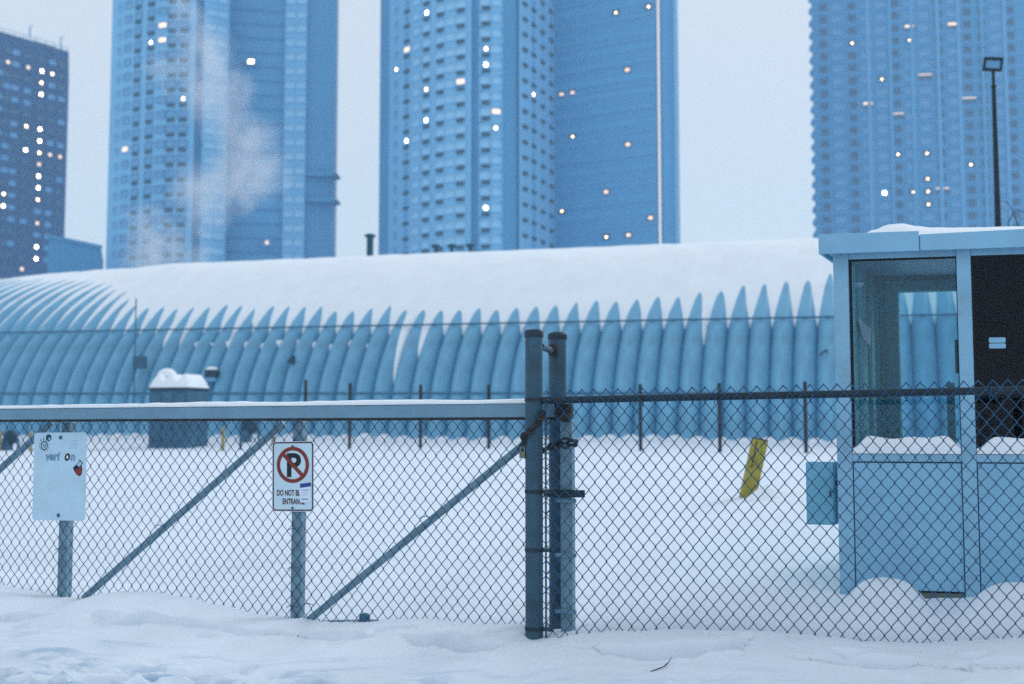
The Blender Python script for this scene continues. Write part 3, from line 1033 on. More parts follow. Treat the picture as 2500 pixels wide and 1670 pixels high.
MB().tube([F(s, 0.03, sinterp(ZF, s) - 0.3), F(s, 0.03, zr(s) + 0.02)], 0.03, 14).build("line_post", 'post', fence, smooth=True)

# ------------------------------------------------------------------ chain and padlock
def links(path, n, size=0.042, r=0.0085):
    """chain links strung along a path (list of points)"""
    L = [0]
    for p, q in zip(path, path[1:]): L.append(L[-1] + (q - p).length)
    mb = MB()
    for k in range(n):
        u = L[-1] * (k + 0.5) / n
        for i in range(len(path) - 1):
            if L[i + 1] >= u: break
        t_ = (u - L[i]) / max(1e-6, L[i + 1] - L[i])
        c = path[i].lerp(path[i + 1], t_)
        d = (path[i + 1] - path[i]).normalized()
        up = Vector((0, 0, 1)) if abs(d.z) < 0.8 else Vector((CT, -ST, 0))
        n1_ = d.cross(up).normalized()
        n2_ = d.cross(n1_).normalized()
        w = n1_ if k % 2 else n2_
        loop = []
        for a in range(13):
            an = 2 * math.pi * a / 12
            loop.append(c + d * (size * 0.62 * math.cos(an)) + w * (size * 0.36 * math.sin(an)))
        mb.tube(loop, r, 6, cap=False)
    return mb
def fp(x, y, d):
    s, z = onF(x, y, d)
    return F(s, d, z)
chain_t = thing("security_chain", fp(1310, 1090, -0.06), "rusty dark chain wound around the two thick posts", "chain")
pathA = [fp(1326, 1008, -0.03), fp(1322, 1022, -0.075), fp(1306, 1042, -0.082), fp(1290, 1056, -0.078), fp(1279, 1066, -0.05), fp(1276, 1082, -0.03), fp(1277, 1098, -0.02)]
links(pathA, 9).build("chain_loop", 'rust', chain_t, smooth=True)
pathB = [fp(1280, 1090, 0.05), fp(1300, 1096, 0.10), fp(1326, 1100, 0.08), fp(1342, 1092, 0.14), fp(1352, 1086, 0.13), fp(1370, 1078, 0.125), fp(1392, 1074, 0.13), fp(1408, 1078, 0.16), fp(1404, 1086, 0.19), fp(1380, 1088, 0.125), fp(1352, 1090, 0.125)]
links(pathB, 12).build("chain_loop", 'rust', chain_t, smooth=True)
pc = fp(1276, 1108, -0.03)
lock = thing("padlock", pc, "small dull brass padlock hanging from the rusty chain", "padlock")
frl = lambda a, b, z: pc + (F(a, b, 0) - F(0, 0, 0)) + Vector((0, 0, z))
MB().box(frl, -0.019, 0.019, -0.011, 0.011, -0.025, 0.015).build("body", mat('brass', (0.16, 0.15, 0.10), 0.5, 0.2, 20), lock, bevel=0.004)
MB().tube([frl(-0.012, 0, 0.012), frl(-0.012, 0, 0.035), frl(-0.007, 0, 0.046), frl(0.007, 0, 0.046), frl(0.012, 0, 0.035), frl(0.012, 0, 0.012)], 0.0035, 8).build("shackle", 'galv', lock, smooth=True)

# ------------------------------------------------------------------ signs hung on the gate
def sign_frame(x, y, d, roll=0.0):
    s, z = onF(x, y, d)
    c, sn = math.cos(roll), math.sin(roll)
    def fn(a, b, zz):
        return F(s + a * c - zz * sn, d + b, z + a * sn + zz * c)
    return fn
def letters(body, fn, parent, m, x, z, size, sx=1.0, front=-0.0022, shear=0.0, bold=0.0, rot=0.0, align='LEFT'):
    me = text_mesh(body, size, align, 0.0003, shear, bold)
    off = wpos(parent)
    c, sn = math.cos(rot), math.sin(rot)
    for v in me.vertices:
        a, b, dz = v.co.x * sx, v.co.y, v.co.z
        v.co = fn(x + a * c - b * sn, front - dz, z + a * sn + b * c) - off
    me.materials.clear(); me.materials.append(M[m])
    o = bpy.data.objects.new("lettering", me)
    COL.objects.link(o); o.parent = parent
    return o
def disc(cx, cz, r, n=28):
    return [(cx + r * math.cos(2 * math.pi * k / n), cz + r * math.sin(2 * math.pi * k / n)) for k in range(n)]

SD = GD - 0.030
fn = sign_frame(715, 1163, SD, R(0.9))
W_, H_ = 0.305, 0.457
np_ = thing("no_parking_sign", fn(0, 0, -H_ / 2), "white no parking sign with red border and torn sticker on the gate", "sign")
MB().prism(rrect(W_, H_, 0.022), fn, 0.0, 0.0016).build("plate", 'sign_white', np_)
MB().ring(rrect(W_ - 0.008, H_ - 0.008, 0.020), rrect(W_ - 0.026, H_ - 0.026, 0.014), fn, -0.0008, -0.0001).build("border", 'sign_border', np_)
ccz = 0.075
letters("P", fn, np_, 'ink', -0.052, ccz - 0.074, 0.212, 1.0, -0.0010, 0, 0.006)
MB().ring(disc(0, ccz, 0.118, 48), disc(0, ccz, 0.094, 48), fn, -0.0026, -0.0002).build("prohibition_ring", 'sign_red', np_)
q = 0.7071
ra, hw_ = 0.098, 0.0125
MB().prism([(-ra * q - hw_ * q, ccz + ra * q - hw_ * q), (ra * q - hw_ * q, ccz - ra * q - hw_ * q), (ra * q + hw_ * q, ccz - ra * q + hw_ * q), (-ra * q + hw_ * q, ccz + ra * q + hw_ * q)],
           fn, -0.0024, -0.0018).build("prohibition_bar", 'sign_red', np_)
letters("DO NOT BLOCK", fn, np_, 'sign_border', -0.118, -0.125, 0.052, 0.61, -0.0008, 0, 0.0016)
letters("ENTRANCE", fn, np_, 'sign_border', -0.076, -0.181, 0.052, 0.61, -0.0008, 0, 0.0016)
for z in (0.196, -0.205):
    MB().prism(disc(-0.002, z, 0.008, 12), fn, -0.005, -0.0001).build("bolt", 'bolt', np_)
# sticker
MB().prism([(0.053, -0.170), (0.134, -0.164), (0.132, -0.058), (0.051, -0.052)], fn, -0.0026, -0.0016).build("sticker", 'paper', np_)
MB().prism([(0.054, -0.075), (0.133, -0.065), (0.133, -0.040), (0.053, -0.049)], fn, -0.0030, -0.00262).build("sticker_header", 'blue_print', np_)
for k, (a0, a1, z, m) in enumerate(((0.066, 0.122, -0.090, 'sign_border'), (0.064, 0.118, -0.104, 'faint_ink'), (0.064, 0.110, -0.114, 'faint_ink'), (0.064, 0.100, -0.124, 'faint_ink'), (0.066, 0.114, -0.148, 'faded_ink'))):
    MB().prism([(a0, z - 0.002 - 0.003 * (k == 4)), (a1, z - 0.001 - 0.003 * (k == 4)), (a1, z + 0.002 + 0.003 * (k == 4)), (a0, z + 0.001 + 0.003 * (k == 4))], fn, -0.0030, -0.00265).build("printed_line", m, np_)

fn = sign_frame(145, 1163, SD, R(0.5))
W_, H_ = 0.445, 0.615
bs_ = thing("blank_sign", fn(0, 0, -H_ / 2), "large faded pale sign with stickers and missing letters on the gate", "sign")
MB().prism(rrect(W_, H_, 0.022), fn, 0.0, 0.0018).build("plate", 'sign_grey', bs_)
for z, r in ((0.272, 0.0155), (-0.272, 0.0155)):
    b_ = MB().prism(disc(0.005 if z > 0 else 0.0, z, r, 16), fn, -0.003, -0.0001).build("washer", 'faded_ink', bs_)
    MB().prism(disc(0.005 if z > 0 else 0.0, z, r * 0.6, 6), fn, -0.009, -0.0031).build("bolt_head", 'bolt', b_)
letters("veri", fn, bs_, 'faded_ink', -0.122, 0.114, 0.082, 0.93, -0.0006, 0.15, 0.004)
letters("n", fn, bs_, 'faded_ink', 0.090, 0.112, 0.082, 0.93, -0.0006, 0.15, 0.004)
ov = lambda cx, cz, rx, rz, n=24, sh=0.15: [(cx + rx * math.cos(2 * math.pi * k / n) + sh * rz * math.sin(2 * math.pi * k / n), cz + rz * math.sin(2 * math.pi * k / n)) for k in range(n)]
MB().ring(ov(0.064, 0.135, 0.0225, 0.0265), ov(0.064, 0.135, 0.0085, 0.0125), fn, -0.0010, -0.0001).build("letter_o", 'ink', bs_)
MB().prism(ov(0.064, 0.135, 0.0085, 0.0125), fn, -0.0008, -0.0001).build("letter_gap", 'paper', bs_)
# faded printed block, top right
for k in range(4):
    MB().box(fn, 0.075, 0.150 - 0.008 * (k % 2), -0.0006, -0.0001, 0.245 - 0.016 * k, 0.251 - 0.016 * k).build("faint_line", 'faint_ink', bs_)
# round hole-like sticker and a little drawn sun
MB().prism(disc(-0.098, 0.272, 0.024, 20), fn, -0.0012, -0.0001).build("round_sticker", 'unit_dark', bs_)
MB().prism(disc(-0.090, 0.264, 0.009, 12), fn, -0.0016, -0.0013).build("round_sticker_spot", 'faint_ink', bs_)
cx_, cz_ = -0.134, 0.216
MB().ring(ov(cx_, cz_, 0.030, 0.033, 24, 0), ov(cx_, cz_, 0.0225, 0.025, 24, 0), fn, -0.0008, -0.0001).build("sun_outline", 'ink', bs_)
MB().ring(ov(cx_ + .002, cz_ - .001, 0.012, 0.013, 16, 0), ov(cx_ + .003, cz_, 0.007, 0.008, 16, 0), fn, -0.0008, -0.0001).build("sun_swirl", 'ink', bs_)
for k in range(12):
    an = 2 * math.pi * k / 12 + 0.15
    u_, w_ = Vector((math.cos(an), math.sin(an))), Vector((-math.sin(an), math.cos(an))) * 0.0026
    r0, r1 = 0.037, 0.045 + (0.012 if k in (3, 4) else 0)
    pts = [(cx_ + u_.x * r0 - w_.x, cz_ + u_.y * r0 - w_.y), (cx_ + u_.x * r1 - w_.x, cz_ + u_.y * r1 - w_.y), (cx_ + u_.x * r1 + w_.x, cz_ + u_.y * r1 + w_.y), (cx_ + u_.x * r0 + w_.x, cz_ + u_.y * r0 + w_.y)]
    MB().prism(pts, fn, -0.0008, -0.0001).build("sun_ray", 'ink', bs_)
# red sticker with a grey tab
rx, rz = 0.158, 0.050
blob = [(-0.040, 0.010), (-0.030, -0.012), (-0.012, -0.034), (0.012, -0.044), (0.026, -0.030), (0.030, 0.0), (0.026, 0.022), (0.0, 0.024), (-0.018, 0.028)]
MB().prism([(rx + a * 1.12, rz + z * 1.12) for a, z in blob], fn, -0.0009, -0.0001).build("sticker_edge", 'ink', bs_)
MB().prism([(rx + a, rz + z) for a, z in blob[1:7]], fn, -0.0014, -0.001).build("red_sticker", 'sign_red', bs_)
MB().prism([(rx - 0.016, rz + 0.026), (rx + 0.012, rz + 0.010), (rx + 0.038, rz + 0.044), (rx + 0.010, rz + 0.068)], fn, -0.0016, -0.00142).build("sticker_tab_edge", 'ink', bs_)
MB().prism([(rx - 0.010, rz + 0.027), (rx + 0.011, rz + 0.016), (rx + 0.031, rz + 0.044), (rx + 0.010, rz + 0.060)], fn, -0.0020, -0.00165).build("sticker_tab", 'faint_ink', bs_)

# ------------------------------------------------------------------ leaning yellow bollard beyond the fence
YB = 6.3
sT, zT = onF(1853, 1075, YB)
sB, zB = onF(1829, 1196, YB)
yb = thing("leaning_bollard", F(sB, YB, zB), "yellow steel bollard leaning in the snow behind the right fence", "bollard")
tp, bt = F(sT, YB + 0.1, zT), F(sB, YB, zB)
dn = (bt - tp).normalized()
mb = MB()
mb.bar(tp, bt + dn * 0.5, 0.165, 0.12, up=Vector((0, 1, 0)))
mb.build("post", 'yellow', yb, bevel=0.012)
mb = MB(); mb.bar(tp - dn * 0.002, tp - dn * 0.012, 0.16, 0.115, up=Vector((0, 1, 0))); mb.build("top_plate", 'rust', yb)
# seam rod down its near corner
side = dn.cross(Vector((0, 1, 0))).normalized()
nrm = Vector((0, -1, 0))
mb = MB()
seam = [tp + dn * (0.02 + 0.05 * k) + nrm * 0.066 - side * (0.043 + 0.005 * math.sin(k * 1.7)) for k in range(7)]
sgn = 1 if project(tp + side)[0] < project(tp)[0] else -1
seam = [tp + dn * (0.02 + 0.05 * k) + nrm * 0.061 + side * sgn * (0.040 + 0.004 * math.sin(k * 1.7)) for k in range(7)]
mb.tube(seam, 0.006, 6); mb.build("weld_seam", 'rust', yb, smooth=True)

sD, zD = onF(1872, 1206, YB - 0.2)
mb = MB()
for j in range(7):
    for i in range(17):
        an, rr_ = math.pi * 2 * i / 16, j / 6
        mb.v.append(F(sD + 0.30 * rr_ * math.cos(an), YB - 0.2 + 0.22 * rr_ * math.sin(an), zD - 0.12 + 0.21 * math.cos(rr_ * math.pi / 2) ** 1.3 + 0.02 * noise.noise((an, rr_ * 3, 2))))
for j in range(6):
    for i in range(16):
        a = j * 17 + i
        mb.f.append([a, a + 1, a + 18, a + 17]); mb.m.append(0)
mb.build("drift", 'snow_smooth', yb, smooth=True)

# ------------------------------------------------------------------ the booth
BA, BB = R(13), R(26)
BZ = 7.6
bx0 = ray(2044, HORIZON)[0] * BZ
da = Vector((math.cos(BA), -math.sin(BA), 0))
db = Vector((math.sin(BB), math.cos(BB), 0))
B0 = Vector((bx0, BZ, 0))
def B(a, b, z):
    return B0 + da * a + db * b + Vector((0, 0, z))
def onB(x, y, b=0.0):
    """pixel -> (a, z) on the booth plane b behind its front"""
    rx_, rz_ = ray(x, y)
    o_ = B(0, b, 0)
    # solve o_ + da*a = (rx*Y, Y)
    Y = (o_.x * da.y - o_.y * da.x) / (rx_ * da.y - da.x)
    a = (rx_ * Y - o_.x) / da.x
    return a, CAMZ + rz_ * Y
BW, BDp = 2.45, 1.5
booth = thing("guard_booth", B(0.8, 0.7, 0.05), "pale blue guard booth with snowy flat roof behind the right fence", "booth")
aP = onB(2078, 900)[0]
m0, m1 = onB(2343, 900)[0], onB(2378, 900)[0]
pitch = m0
zHead0 = onB(2078, 634)[1]; zHead = onB(2343, 626)[1]
zHead = (zHead0 + zHead) / 2
zTop = onB(2078, 614)[1]
zSill = onB(2200, 1108)[1]; zSill2 = onB(2200, 1127)[1]
zPan = onB(2200, 1440)[1]; zBase = onB(2200, 1462)[1]
cols = [(0.0, aP), (m0, m1), (m0 * 2 + (m1 - m0) * 0 , m1 + m0)]
cols[2] = (m0 + (m1 - 0.0) * 0.97, m0 + m1 * 0.97 + (m1 - m0))
cols.append((BW + 0.04 - aP + cols[2][0] - 1.72, BW + 0.04 + cols[2][0] - 1.72))
for a0, a1 in cols:
    MB().box(B, a0, a1, -0.035, 0.055, zBase - 0.55, zTop).build("corner_post" if a0 in (0.0, cols[-1][0]) else "mullion", 'booth_frame', booth, bevel=0.006)
BW = cols[-1][1]
bays = [(cols[i][1], cols[i + 1][0]) for i in range(3)]
for i, (a0, a1) in enumerate(bays):
    MB().box(B, a0, a1, -0.02, 0.05, zHead, zTop).build("header", 'booth_frame', booth, bevel=0.004)
    MB().box(B, a0, a1, -0.032, 0.055, zSill2, zSill).build("sill", 'booth_frame', booth, bevel=0.005)
    MB().box(B, a0 + 0.006, a1 - 0.006, -0.022, 0.03, zPan, zSill2 - 0.008).build("wall_panel", 'booth', booth, bevel=0.003)
    MB().box(B, a0, a1, -0.012, 0.02, zPan - 0.02, zSill2 - 0.0005).build("panel_gap", 'gasket', booth)
    MB().box(B, a0, a1, -0.03, 0.05, zBase - 0.5, zPan - 0.012).build("base_board", 'base_brown', booth, bevel=0.003)
    # gaskets round the pane
    gk = MB()
    gk.box(B, a0 + 0.0005, a0 + 0.016, -0.010, 0.012, zSill + 0.001, zHead - 0.001)
    gk.box(B, a1 - 0.006, a1 - 0.0005, -0.010, 0.012, zSill + 0.001, zHead - 0.001)
    gk.box(B, a0 + 0.0165, a1 - 0.0065, -0.010, 0.012, zHead - 0.012, zHead - 0.001)
    pn = MB().box(B, a0 + 0.017, a1 - 0.007, -0.002, 0.002, zSill + 0.002, zHead - 0.0125).build("window_pane", 'pane' if i == 0 else 'pane_dark', booth)
    gk.build("gasket", 'gasket', pn)
    # snow lying on the sill, banked against the glass
    sn_ = MB()
    NN = 36
    for k in range(NN + 1):
        u = k / NN
        a = a0 + 0.004 + (a1 - a0 - 0.008) * u
        h = (0.105 + 0.02 * noise.noise((u * 4, i * 3.1, 0))) * (0.35 + 0.65 * smooth(0, 0.16, u) * smooth(1.02, 0.86, u)) 
        for b, hh in ((-0.034, 0.0), (-0.036, h * 0.35), (-0.030, h * 0.8), (-0.018, h), (-0.0105, h * 1.02), (-0.0101, 0.0)):
            sn_.v.append(B(a, b, zSill + 0.002 + hh))
    for k in range(NN):
        for q in range(5):
            w0 = k * 6 + q
            sn_.f.append([w0, w0 + 1, w0 + 7, w0 + 6]); sn_.m.append(0)
    sn_.build("sill_snow", 'snow_smooth', booth, smooth=True)
# fascia in two boards with an open joint
aL = onB(1998, 600, -0.12)[0]
aJ = onB(2245, 600, -0.12)[0]
zf0, zf1 = onB(2100, 617, -0.12)[1], onB(2100, 568, -0.12)[1]
zg1 = onB(2400, 557, -0.12)[1]
zg0 = onB(2400, 607, -0.12)[1]
MB().box8([B(aL, -0.12, zf0), B(aJ - 0.003, -0.12, zf0), B(aJ - 0.003, -0.105, zf0), B(aL, -0.105, zf0),
           B(aL, -0.12, zf1), B(aJ - 0.003, -0.12, zf1 - 0.002), B(aJ - 0.003, -0.105, zf1 - 0.002), B(aL, -0.105, zf1)]).build("fascia", 'booth', booth, bevel=0.004)
aR = BW + 0.14
MB().box8([B(aJ + 0.004, -0.122, zf0 + 0.002), B(aR, -0.122, zg0), B(aR, -0.105, zg0), B(aJ + 0.004, -0.105, zf0 + 0.002),
           B(aJ + 0.004, -0.122, zf1 - 0.025), B(aR, -0.122, zg1 + 0.01), B(aR, -0.105, zg1 + 0.01), B(aJ + 0.004, -0.105, zf1 - 0.025)]).build("fascia", 'booth', booth, bevel=0.004)
MB().box(B, aL, aL + 0.015, -0.104, BDp + 0.12, zf0, zf1 - 0.001).build("side_fascia", 'booth', booth, bevel=0.003)
MB().box(B, aL + 0.016, aR - 0.001, -0.104, BDp + 0.12, zTop + 0.001, zf1 - 0.03).build("roof_slab", 'booth', booth)
# roof snow: one soft hump at the left, thin to the right
rs = MB()
NA, NB = 70, 20
HUMP = [(2055, 0.0), (2090, 0.018), (2125, 0.05), (2160, 0.085), (2195, 0.092), (2230, 0.07), (2270, 0.052), (2330, 0.044), (2420, 0.040), (2500, 0.034), (2700, 0.03)]
a_s = onB(2052, 560, -0.1)[0]
hump = [(onB(x, 560, -0.1)[0], h) for x, h in HUMP]
for j in range(NB + 1):
    v_ = j / NB
    for i in range(NA + 1):
        a = a_s + (aR - 0.03 - a_s) * i / NA
        b = -0.104 + (BDp + 0.2) * v_
        h = sinterp(hump, a)
        top = zf1 - 0.006 + (zg1 + 0.01 - zf1) * max(0, (a - aJ) / (aR - aJ)) 
        fall = smooth(0, 0.10, v_)
        k = (0.02 + 0.98 * fall)
        rs.v.append(B(a, b, top - 0.03 * (1 - fall) + h * k * (1 + 0.10 * noise.noise((a * 3, b * 3, 0)))))
for j in range(NB):
    for i in range(NA):
        w0 = j * (NA + 1) + i
        rs.f.append([w0, w0 + 1, w0 + NA + 2, w0 + NA + 1]); rs.m.append(0)
rs.build("roof_snow", 'snow_smooth', booth, smooth=True)
# left wall: battens and boards seen through the glass
wl = MB(); wl.box(B, 0.01, 0.05, 0.056, BDp, zBase - 0.5, zTop); wl.build("side_wall", 'booth_in', booth)
for b0, b1 in ((0.28, 0.38), (0.62, 0.70), (1.05, 1.20), (1.36, 1.46)):
    MB().box(B, 0.0505, 0.075, b0, b1, zSill, zHead).build("batten", 'booth_in', booth, bevel=0.004)
nt_ = MB(); p_ = [(0.42, 1.30 + 0.30), (0.98, 1.56), (0.94, 1.43), (0.62, 1.46)]
nt_.add([B(0.078, b, z) for b, z in p_] + [B(0.081, b, z) for b, z in p_], [(0, 1, 2, 3), (7, 6, 5, 4), (0, 4, 5, 1), (1, 5, 6, 2), (2, 6, 7, 3), (3, 7, 4, 0)])
zc_ = onB(2140, 812, 0.7)[1]
for v in nt_.v: v.z += zc_ - 1.51
nt_.build("paper_note", 'paper', booth)
# back wall with a glazed door
d0, d1 = onB(2197, 850, BDp)[0], onB(2350, 850, BDp)[0] + 0.25
dz0, dz1 = onB(2270, 1090, BDp)[1], onB(2270, 712, BDp)[1]
for box_ in ((0.05, d0, zBase - 0.5, zTop), (d1, BW, zBase - 0.5, zTop), (d0, d1, dz1, zTop), (d0, d1, zBase - 0.5, dz0)):
    MB().box(B, box_[0], box_[1], BDp, BDp + 0.05, box_[2], box_[3]).build("back_wall", 'booth_in', booth)
df = MB()
df.box(B, d0 - 0.10, d0 - 0.004, BDp - 0.03, BDp - 0.001, dz0, dz1 + 0.09)
df.box(B, d0 - 0.003, d1, BDp - 0.03, BDp - 0.001, dz1 + 0.004, dz1 + 0.09)
df.build("door_frame", 'booth_in', booth, bevel=0.004)
MB().box(B, d0 + 0.002, d1 - 0.002, BDp + 0.02, BDp + 0.024, dz0 + 0.002, dz1 - 0.002).build("door_pane", 'pane', booth)
ah, zh = onB(2337, 870, BDp - 0.06)
MB().box(B, ah - 0.018, ah + 0.018, BDp - 0.05, BDp - 0.004, zh - 0.13, zh + 0.13).build("door_handle", 'unit_dark', booth, bevel=0.005)
MB().box(B, onB(2320, 900, BDp)[0] - 0.03, onB(2320, 900, BDp)[0] + 0.03, BDp - 0.028, BDp - 0.002, dz0, zh - 0.2).build("door_stile", 'booth_in', booth)
MB().box(B, BW - 0.05, BW - 0.01, 0.056, BDp, zBase - 0.5, zTop).build("end_wall", 'booth_in', booth)
MB().box(B, 0.051, BW - 0.051, 0.06, BDp - 0.001, zBase - 0.1, zBase - 0.05).build("floor_board", 'base_brown', booth)
# the other bays are boarded up behind the glass
MB().box(B, m0 + 0.01, BW - 0.06, 0.22, 0.24, zBase - 0.04, zTop - 0.002).build("backing_board", 'dark_board', booth)
MB().box(B, m0 + 0.01, m0 + 0.03, 0.056, 0.218, zBase - 0.04, zTop - 0.002).build("partition", 'dark_board', booth)
s0_, z0_ = onB(2415, 852); s1_, z1_ = onB(2455, 823)
zm_ = (z0_ + z1_) / 2
MB().prism(rrect(s1_ - s0_, (z1_ - zm_) * 0.9, 0.008, 3, (s0_ + s1_) / 2, (z1_ + zm_) / 2), B, -0.0065, -0.0025).build("glass_label", 'booth', booth)
MB().prism(rrect(s1_ - s0_, (z1_ - zm_) * 0.85, 0.008, 3, (s0_ + s1_) / 2, (z0_ + zm_) / 2), B, -0.0065, -0.0025).build("glass_label", 'booth', booth)
ah, zh = onB(2127, 690, 0.35)
MB().lathe(B(0.085, 0.45, zh), [(0.01, -0.02), (0.03, -0.01), (0.035, 0.01), (0.012, 0.025)], 12).build("ceiling_bulb", 'paper', booth, smooth=True)

# electric box on the side of the booth
e0, ez0 = onB(1974, 1279, 0.1); e1, ez1 = onB(2042, 1128, 0.1)
eb = thing("electric_box", B((e0 + e1) / 2, 0.1, ez0), "blue-grey electric box fixed to the left side of the booth", "electric box")
MB().box(B, e0, e1 - 0.002, 0.04, 0.17, ez0, ez1).build("case", 'box_grey', eb, bevel=0.006)
MB().box(B, e0 + 0.008, e1 - 0.010, 0.030, 0.039, ez0 + 0.008, ez1 - 0.008).build("door", 'box_grey', eb, bevel=0.004)
MB().box(B, e1 - 0.035, e1 - 0.024, 0.022, 0.0295, (ez0 + ez1) / 2 - 0.02, (ez0 + ez1) / 2 + 0.02).build("latch", 'unit_dark', eb)
MB().box(B, e1 - 0.06, 0.009, 0.08, 0.14, (ez0 + ez1) / 2 + 0.05, (ez0 + ez1) / 2 + 0.08).build("bracket", 'unit_dark', eb)

# ------------------------------------------------------------------ street lamp behind the booth
LY = 21.0
lp = at(2437, 560, LY)
lt = at(2427, 168, LY)
zg = gz(lp)
lamp = thing("floodlight_pole", (lp.x, lp.y, zg), "tall slim black pole with one rectangular floodlight behind the booth", "lamp pole")
MB().tube([(lp.x, lp.y, zg - 0.4), (lp.x, lp.y, lp.z), (lp.x, lp.y, lt.z - 0.35)], [0.075, 0.058, 0.036], 14).build("pole", 'lamp_black', lamp, smooth=True)
MB().lathe((lp.x, lp.y, lt.z - 0.36), [(0.037, 0), (0.05, 0.01), (0.05, 0.04), (0.028, 0.06), (0.028, 0.34)], 12).build("collar", 'lamp_black', lamp, smooth=True)
hc = at(2423.5, 157, LY)
tl = Matrix.Rotation(R(4), 3, 'Y') @ Matrix.Rotation(R(14), 3, 'X') @ Matrix.Rotation(R(-14), 3, 'Z')
def LH(a, b, z): return hc + tl @ Vector((a, b, z))
ow, oh = 0.165, 0.125
hd = MB().ring([(-ow, -oh), (ow, -oh), (ow, oh), (-ow, oh)], [(-ow + .035, -oh + .045), (ow - .035, -oh + .045), (ow - .035, oh - .055), (-ow + .035, oh - .055)], LH, -0.07, 0.07).build("head", 'lamp_black', lamp)
MB().box(LH, -ow + 0.036, ow - 0.036, -0.045, -0.03, -oh + 0.046, oh - 0.056).build("lens", 'lens', hd)
MB().box(LH, -ow + 0.01, ow - 0.01, 0.0705, 0.09, -oh + 0.01, oh - 0.01).build("back_plate", 'lamp_black', hd)

# bare tree whose twigs show past the lamp
ty = 20.0
tb = at(2560, 1080, ty)
tree = thing("bare_tree", (tb.x, tb.y, gz(tb)), "bare leafless tree with thin arching twigs beside the lamp pole", "tree")
zg = gz(tb)
MB().tube([(tb.x, tb.y, zg - 0.3), (tb.x + .05, tb.y, zg + 1.5), (tb.x - .02, tb.y, zg + 3.0), (tb.x + .06, tb.y, zg + 4.4), (tb.x + 0.1, tb.y, zg + 5.6)], [0.10, 0.08, 0.06, 0.035, 0.012], 10).build("trunk", 'bark', tree, smooth=True)
cr = MB()
def twig(pts, r):
    P = [at(x, y, ty + dz) for x, y, dz in pts]
    cr.tube(P, [r * (1 - 0.75 * k / (len(P) - 1)) for k in range(len(P))], 6)
twig([(2560, 720, 0), (2478, 640, 0.1), (2462, 545, 0.1), (2470, 525, .1), (2482, 512, .1), (2500, 517, .1), (2520, 530, 0)], 0.016)
twig([(2556, 700, 0), (2490, 560, -.1), (2468, 505, -.1), (2459, 494, -.1), (2447, 492, -.1), (2440, 493, -.1)], 0.013)
twig([(2558, 640, 0), (2530, 530, .2), (2500, 532, .2), (2470, 552, .2)], 0.010)
twig([(2560, 600, 0), (2600, 480, .2), (2620, 380, .2), (2610, 320, .3)], 0.02)
twig([(2562, 560, 0), (2540, 450, .3), (2552, 360, .2), (2545, 300, .3)], 0.015)
twig([(2562, 640, 0), (2640, 560, -.3), (2700, 480, -.4), (2720, 400, -.4)], 0.02)
cr.build("crown", 'bark', tree, smooth=True)

# twig on the snow in front
tw0 = None
def on_snow(x, y):
    a, b = ray(x, y)
    Y = 4.0
    while Y < 12:
        p = Vector((a * Y, Y, CAMZ + b * Y))
        if p.z <= gz(p): return p
        Y += 0.01
    return p
pp = [on_snow(x, y) + Vector((0, 0, h)) for x, y, h in ((1588, 1640, .002), (1606, 1637, .008), (1622, 1633, .012), (1633, 1626, .02), (1640, 1618, .03))]
t = thing("fallen_twig", pp[0], "thin broken dark twig lying on the snow in front of the fence", "twig")
MB().tube(pp, [0.0022, 0.003, 0.003, 0.0024, 0.0012], 6).build("stem", 'twig', t, smooth=True)
MB().tube([pp[2], pp[2] + Vector((0.012, 0.02, 0.012))], [0.0018, 0.0008], 5).build("side_shoot", 'twig', t)

# ------------------------------------------------------------------ towers
def tower_body(name, plan, z0, z1, m, parent):
    """plan: list of (X, Y) going round; closed prism"""
    mb = MB()
    n = len(plan)
    mb.add([(x, y, z0) for x, y in plan] + [(x, y, z1) for x, y in plan],
           [list(range(n)), list(range(n, 2 * n))] + [[i, (i + 1) % n, n + (i + 1) % n, n + i] for i in range(n)])
    return mb.build(name, m, parent)

def XY(x, Y, yref=500):
    a, _ = ray(x, yref)
    return (a * Y, Y)

def window_mesh(w, h, frame, glass, name="window", lit=None, litbox=None, depth=0.16):
    """frame ring standing proud of the wall, pane set back in it; local x right, y into the wall, z up"""
    mb = MB()
    fn_ = lambda a, b, z: Vector((a, b, z))
    f = 0.12
    mb.ring([(-w / 2, -h / 2), (w / 2, -h / 2), (w / 2, h / 2), (-w / 2, h / 2)], [(-w / 2 + f, -h / 2 + f), (w / 2 - f, -h / 2 + f), (w / 2 - f, h / 2 - f), (-w / 2 + f, h / 2 - f)], fn_, -depth, 0.05)
    mb.cur = 1
    mb.box(fn_, -w / 2 + f * 0.98, w / 2 - f * 0.98, -depth * 0.35, 0.04, -h / 2 + f * 0.98, h / 2 - f * 0.98)
    ms = [frame, glass]
    if lit:
        mb.cur = 2
        x0, x1, z0, z1 = litbox
        mb.box(fn_, x0, x1, -depth * 0.9, -depth * 0.36, z0, z1)
        ms.append(lit)
    return mb.mesh(name, ms)

WINDOWS = []
def add_window(parent, me, p, n):
    """p: centre on the wall, n: outward horizontal normal"""
    n = Vector((n[0], n[1], 0)).normalized()
    ax = Vector((-n.y, n.x, 0))
    o = place("window", me, parent, frame_matrix(ax, -n, Vector((0, 0, 1)), p))
    WINDOWS.append([o, Vector(p)])
    return o

def lit(points, meshes, only=None):
    """swap the window nearest to each photo pixel for a lit one"""
    used = set()
    for x, y, k in points:
        best, bd = None, 1e9
        for i, (o, p) in enumerate(WINDOWS):
            if i in used or (only and o.parent != only): continue
            q_ = project(p)
            d = (q_[0] - x) ** 2 + (q_[1] - y) ** 2
            if d < bd: bd, best = d, i
        if best is not None and bd < 60 ** 2:
            used.add(best)
            WINDOWS[best][0].data = meshes[k]

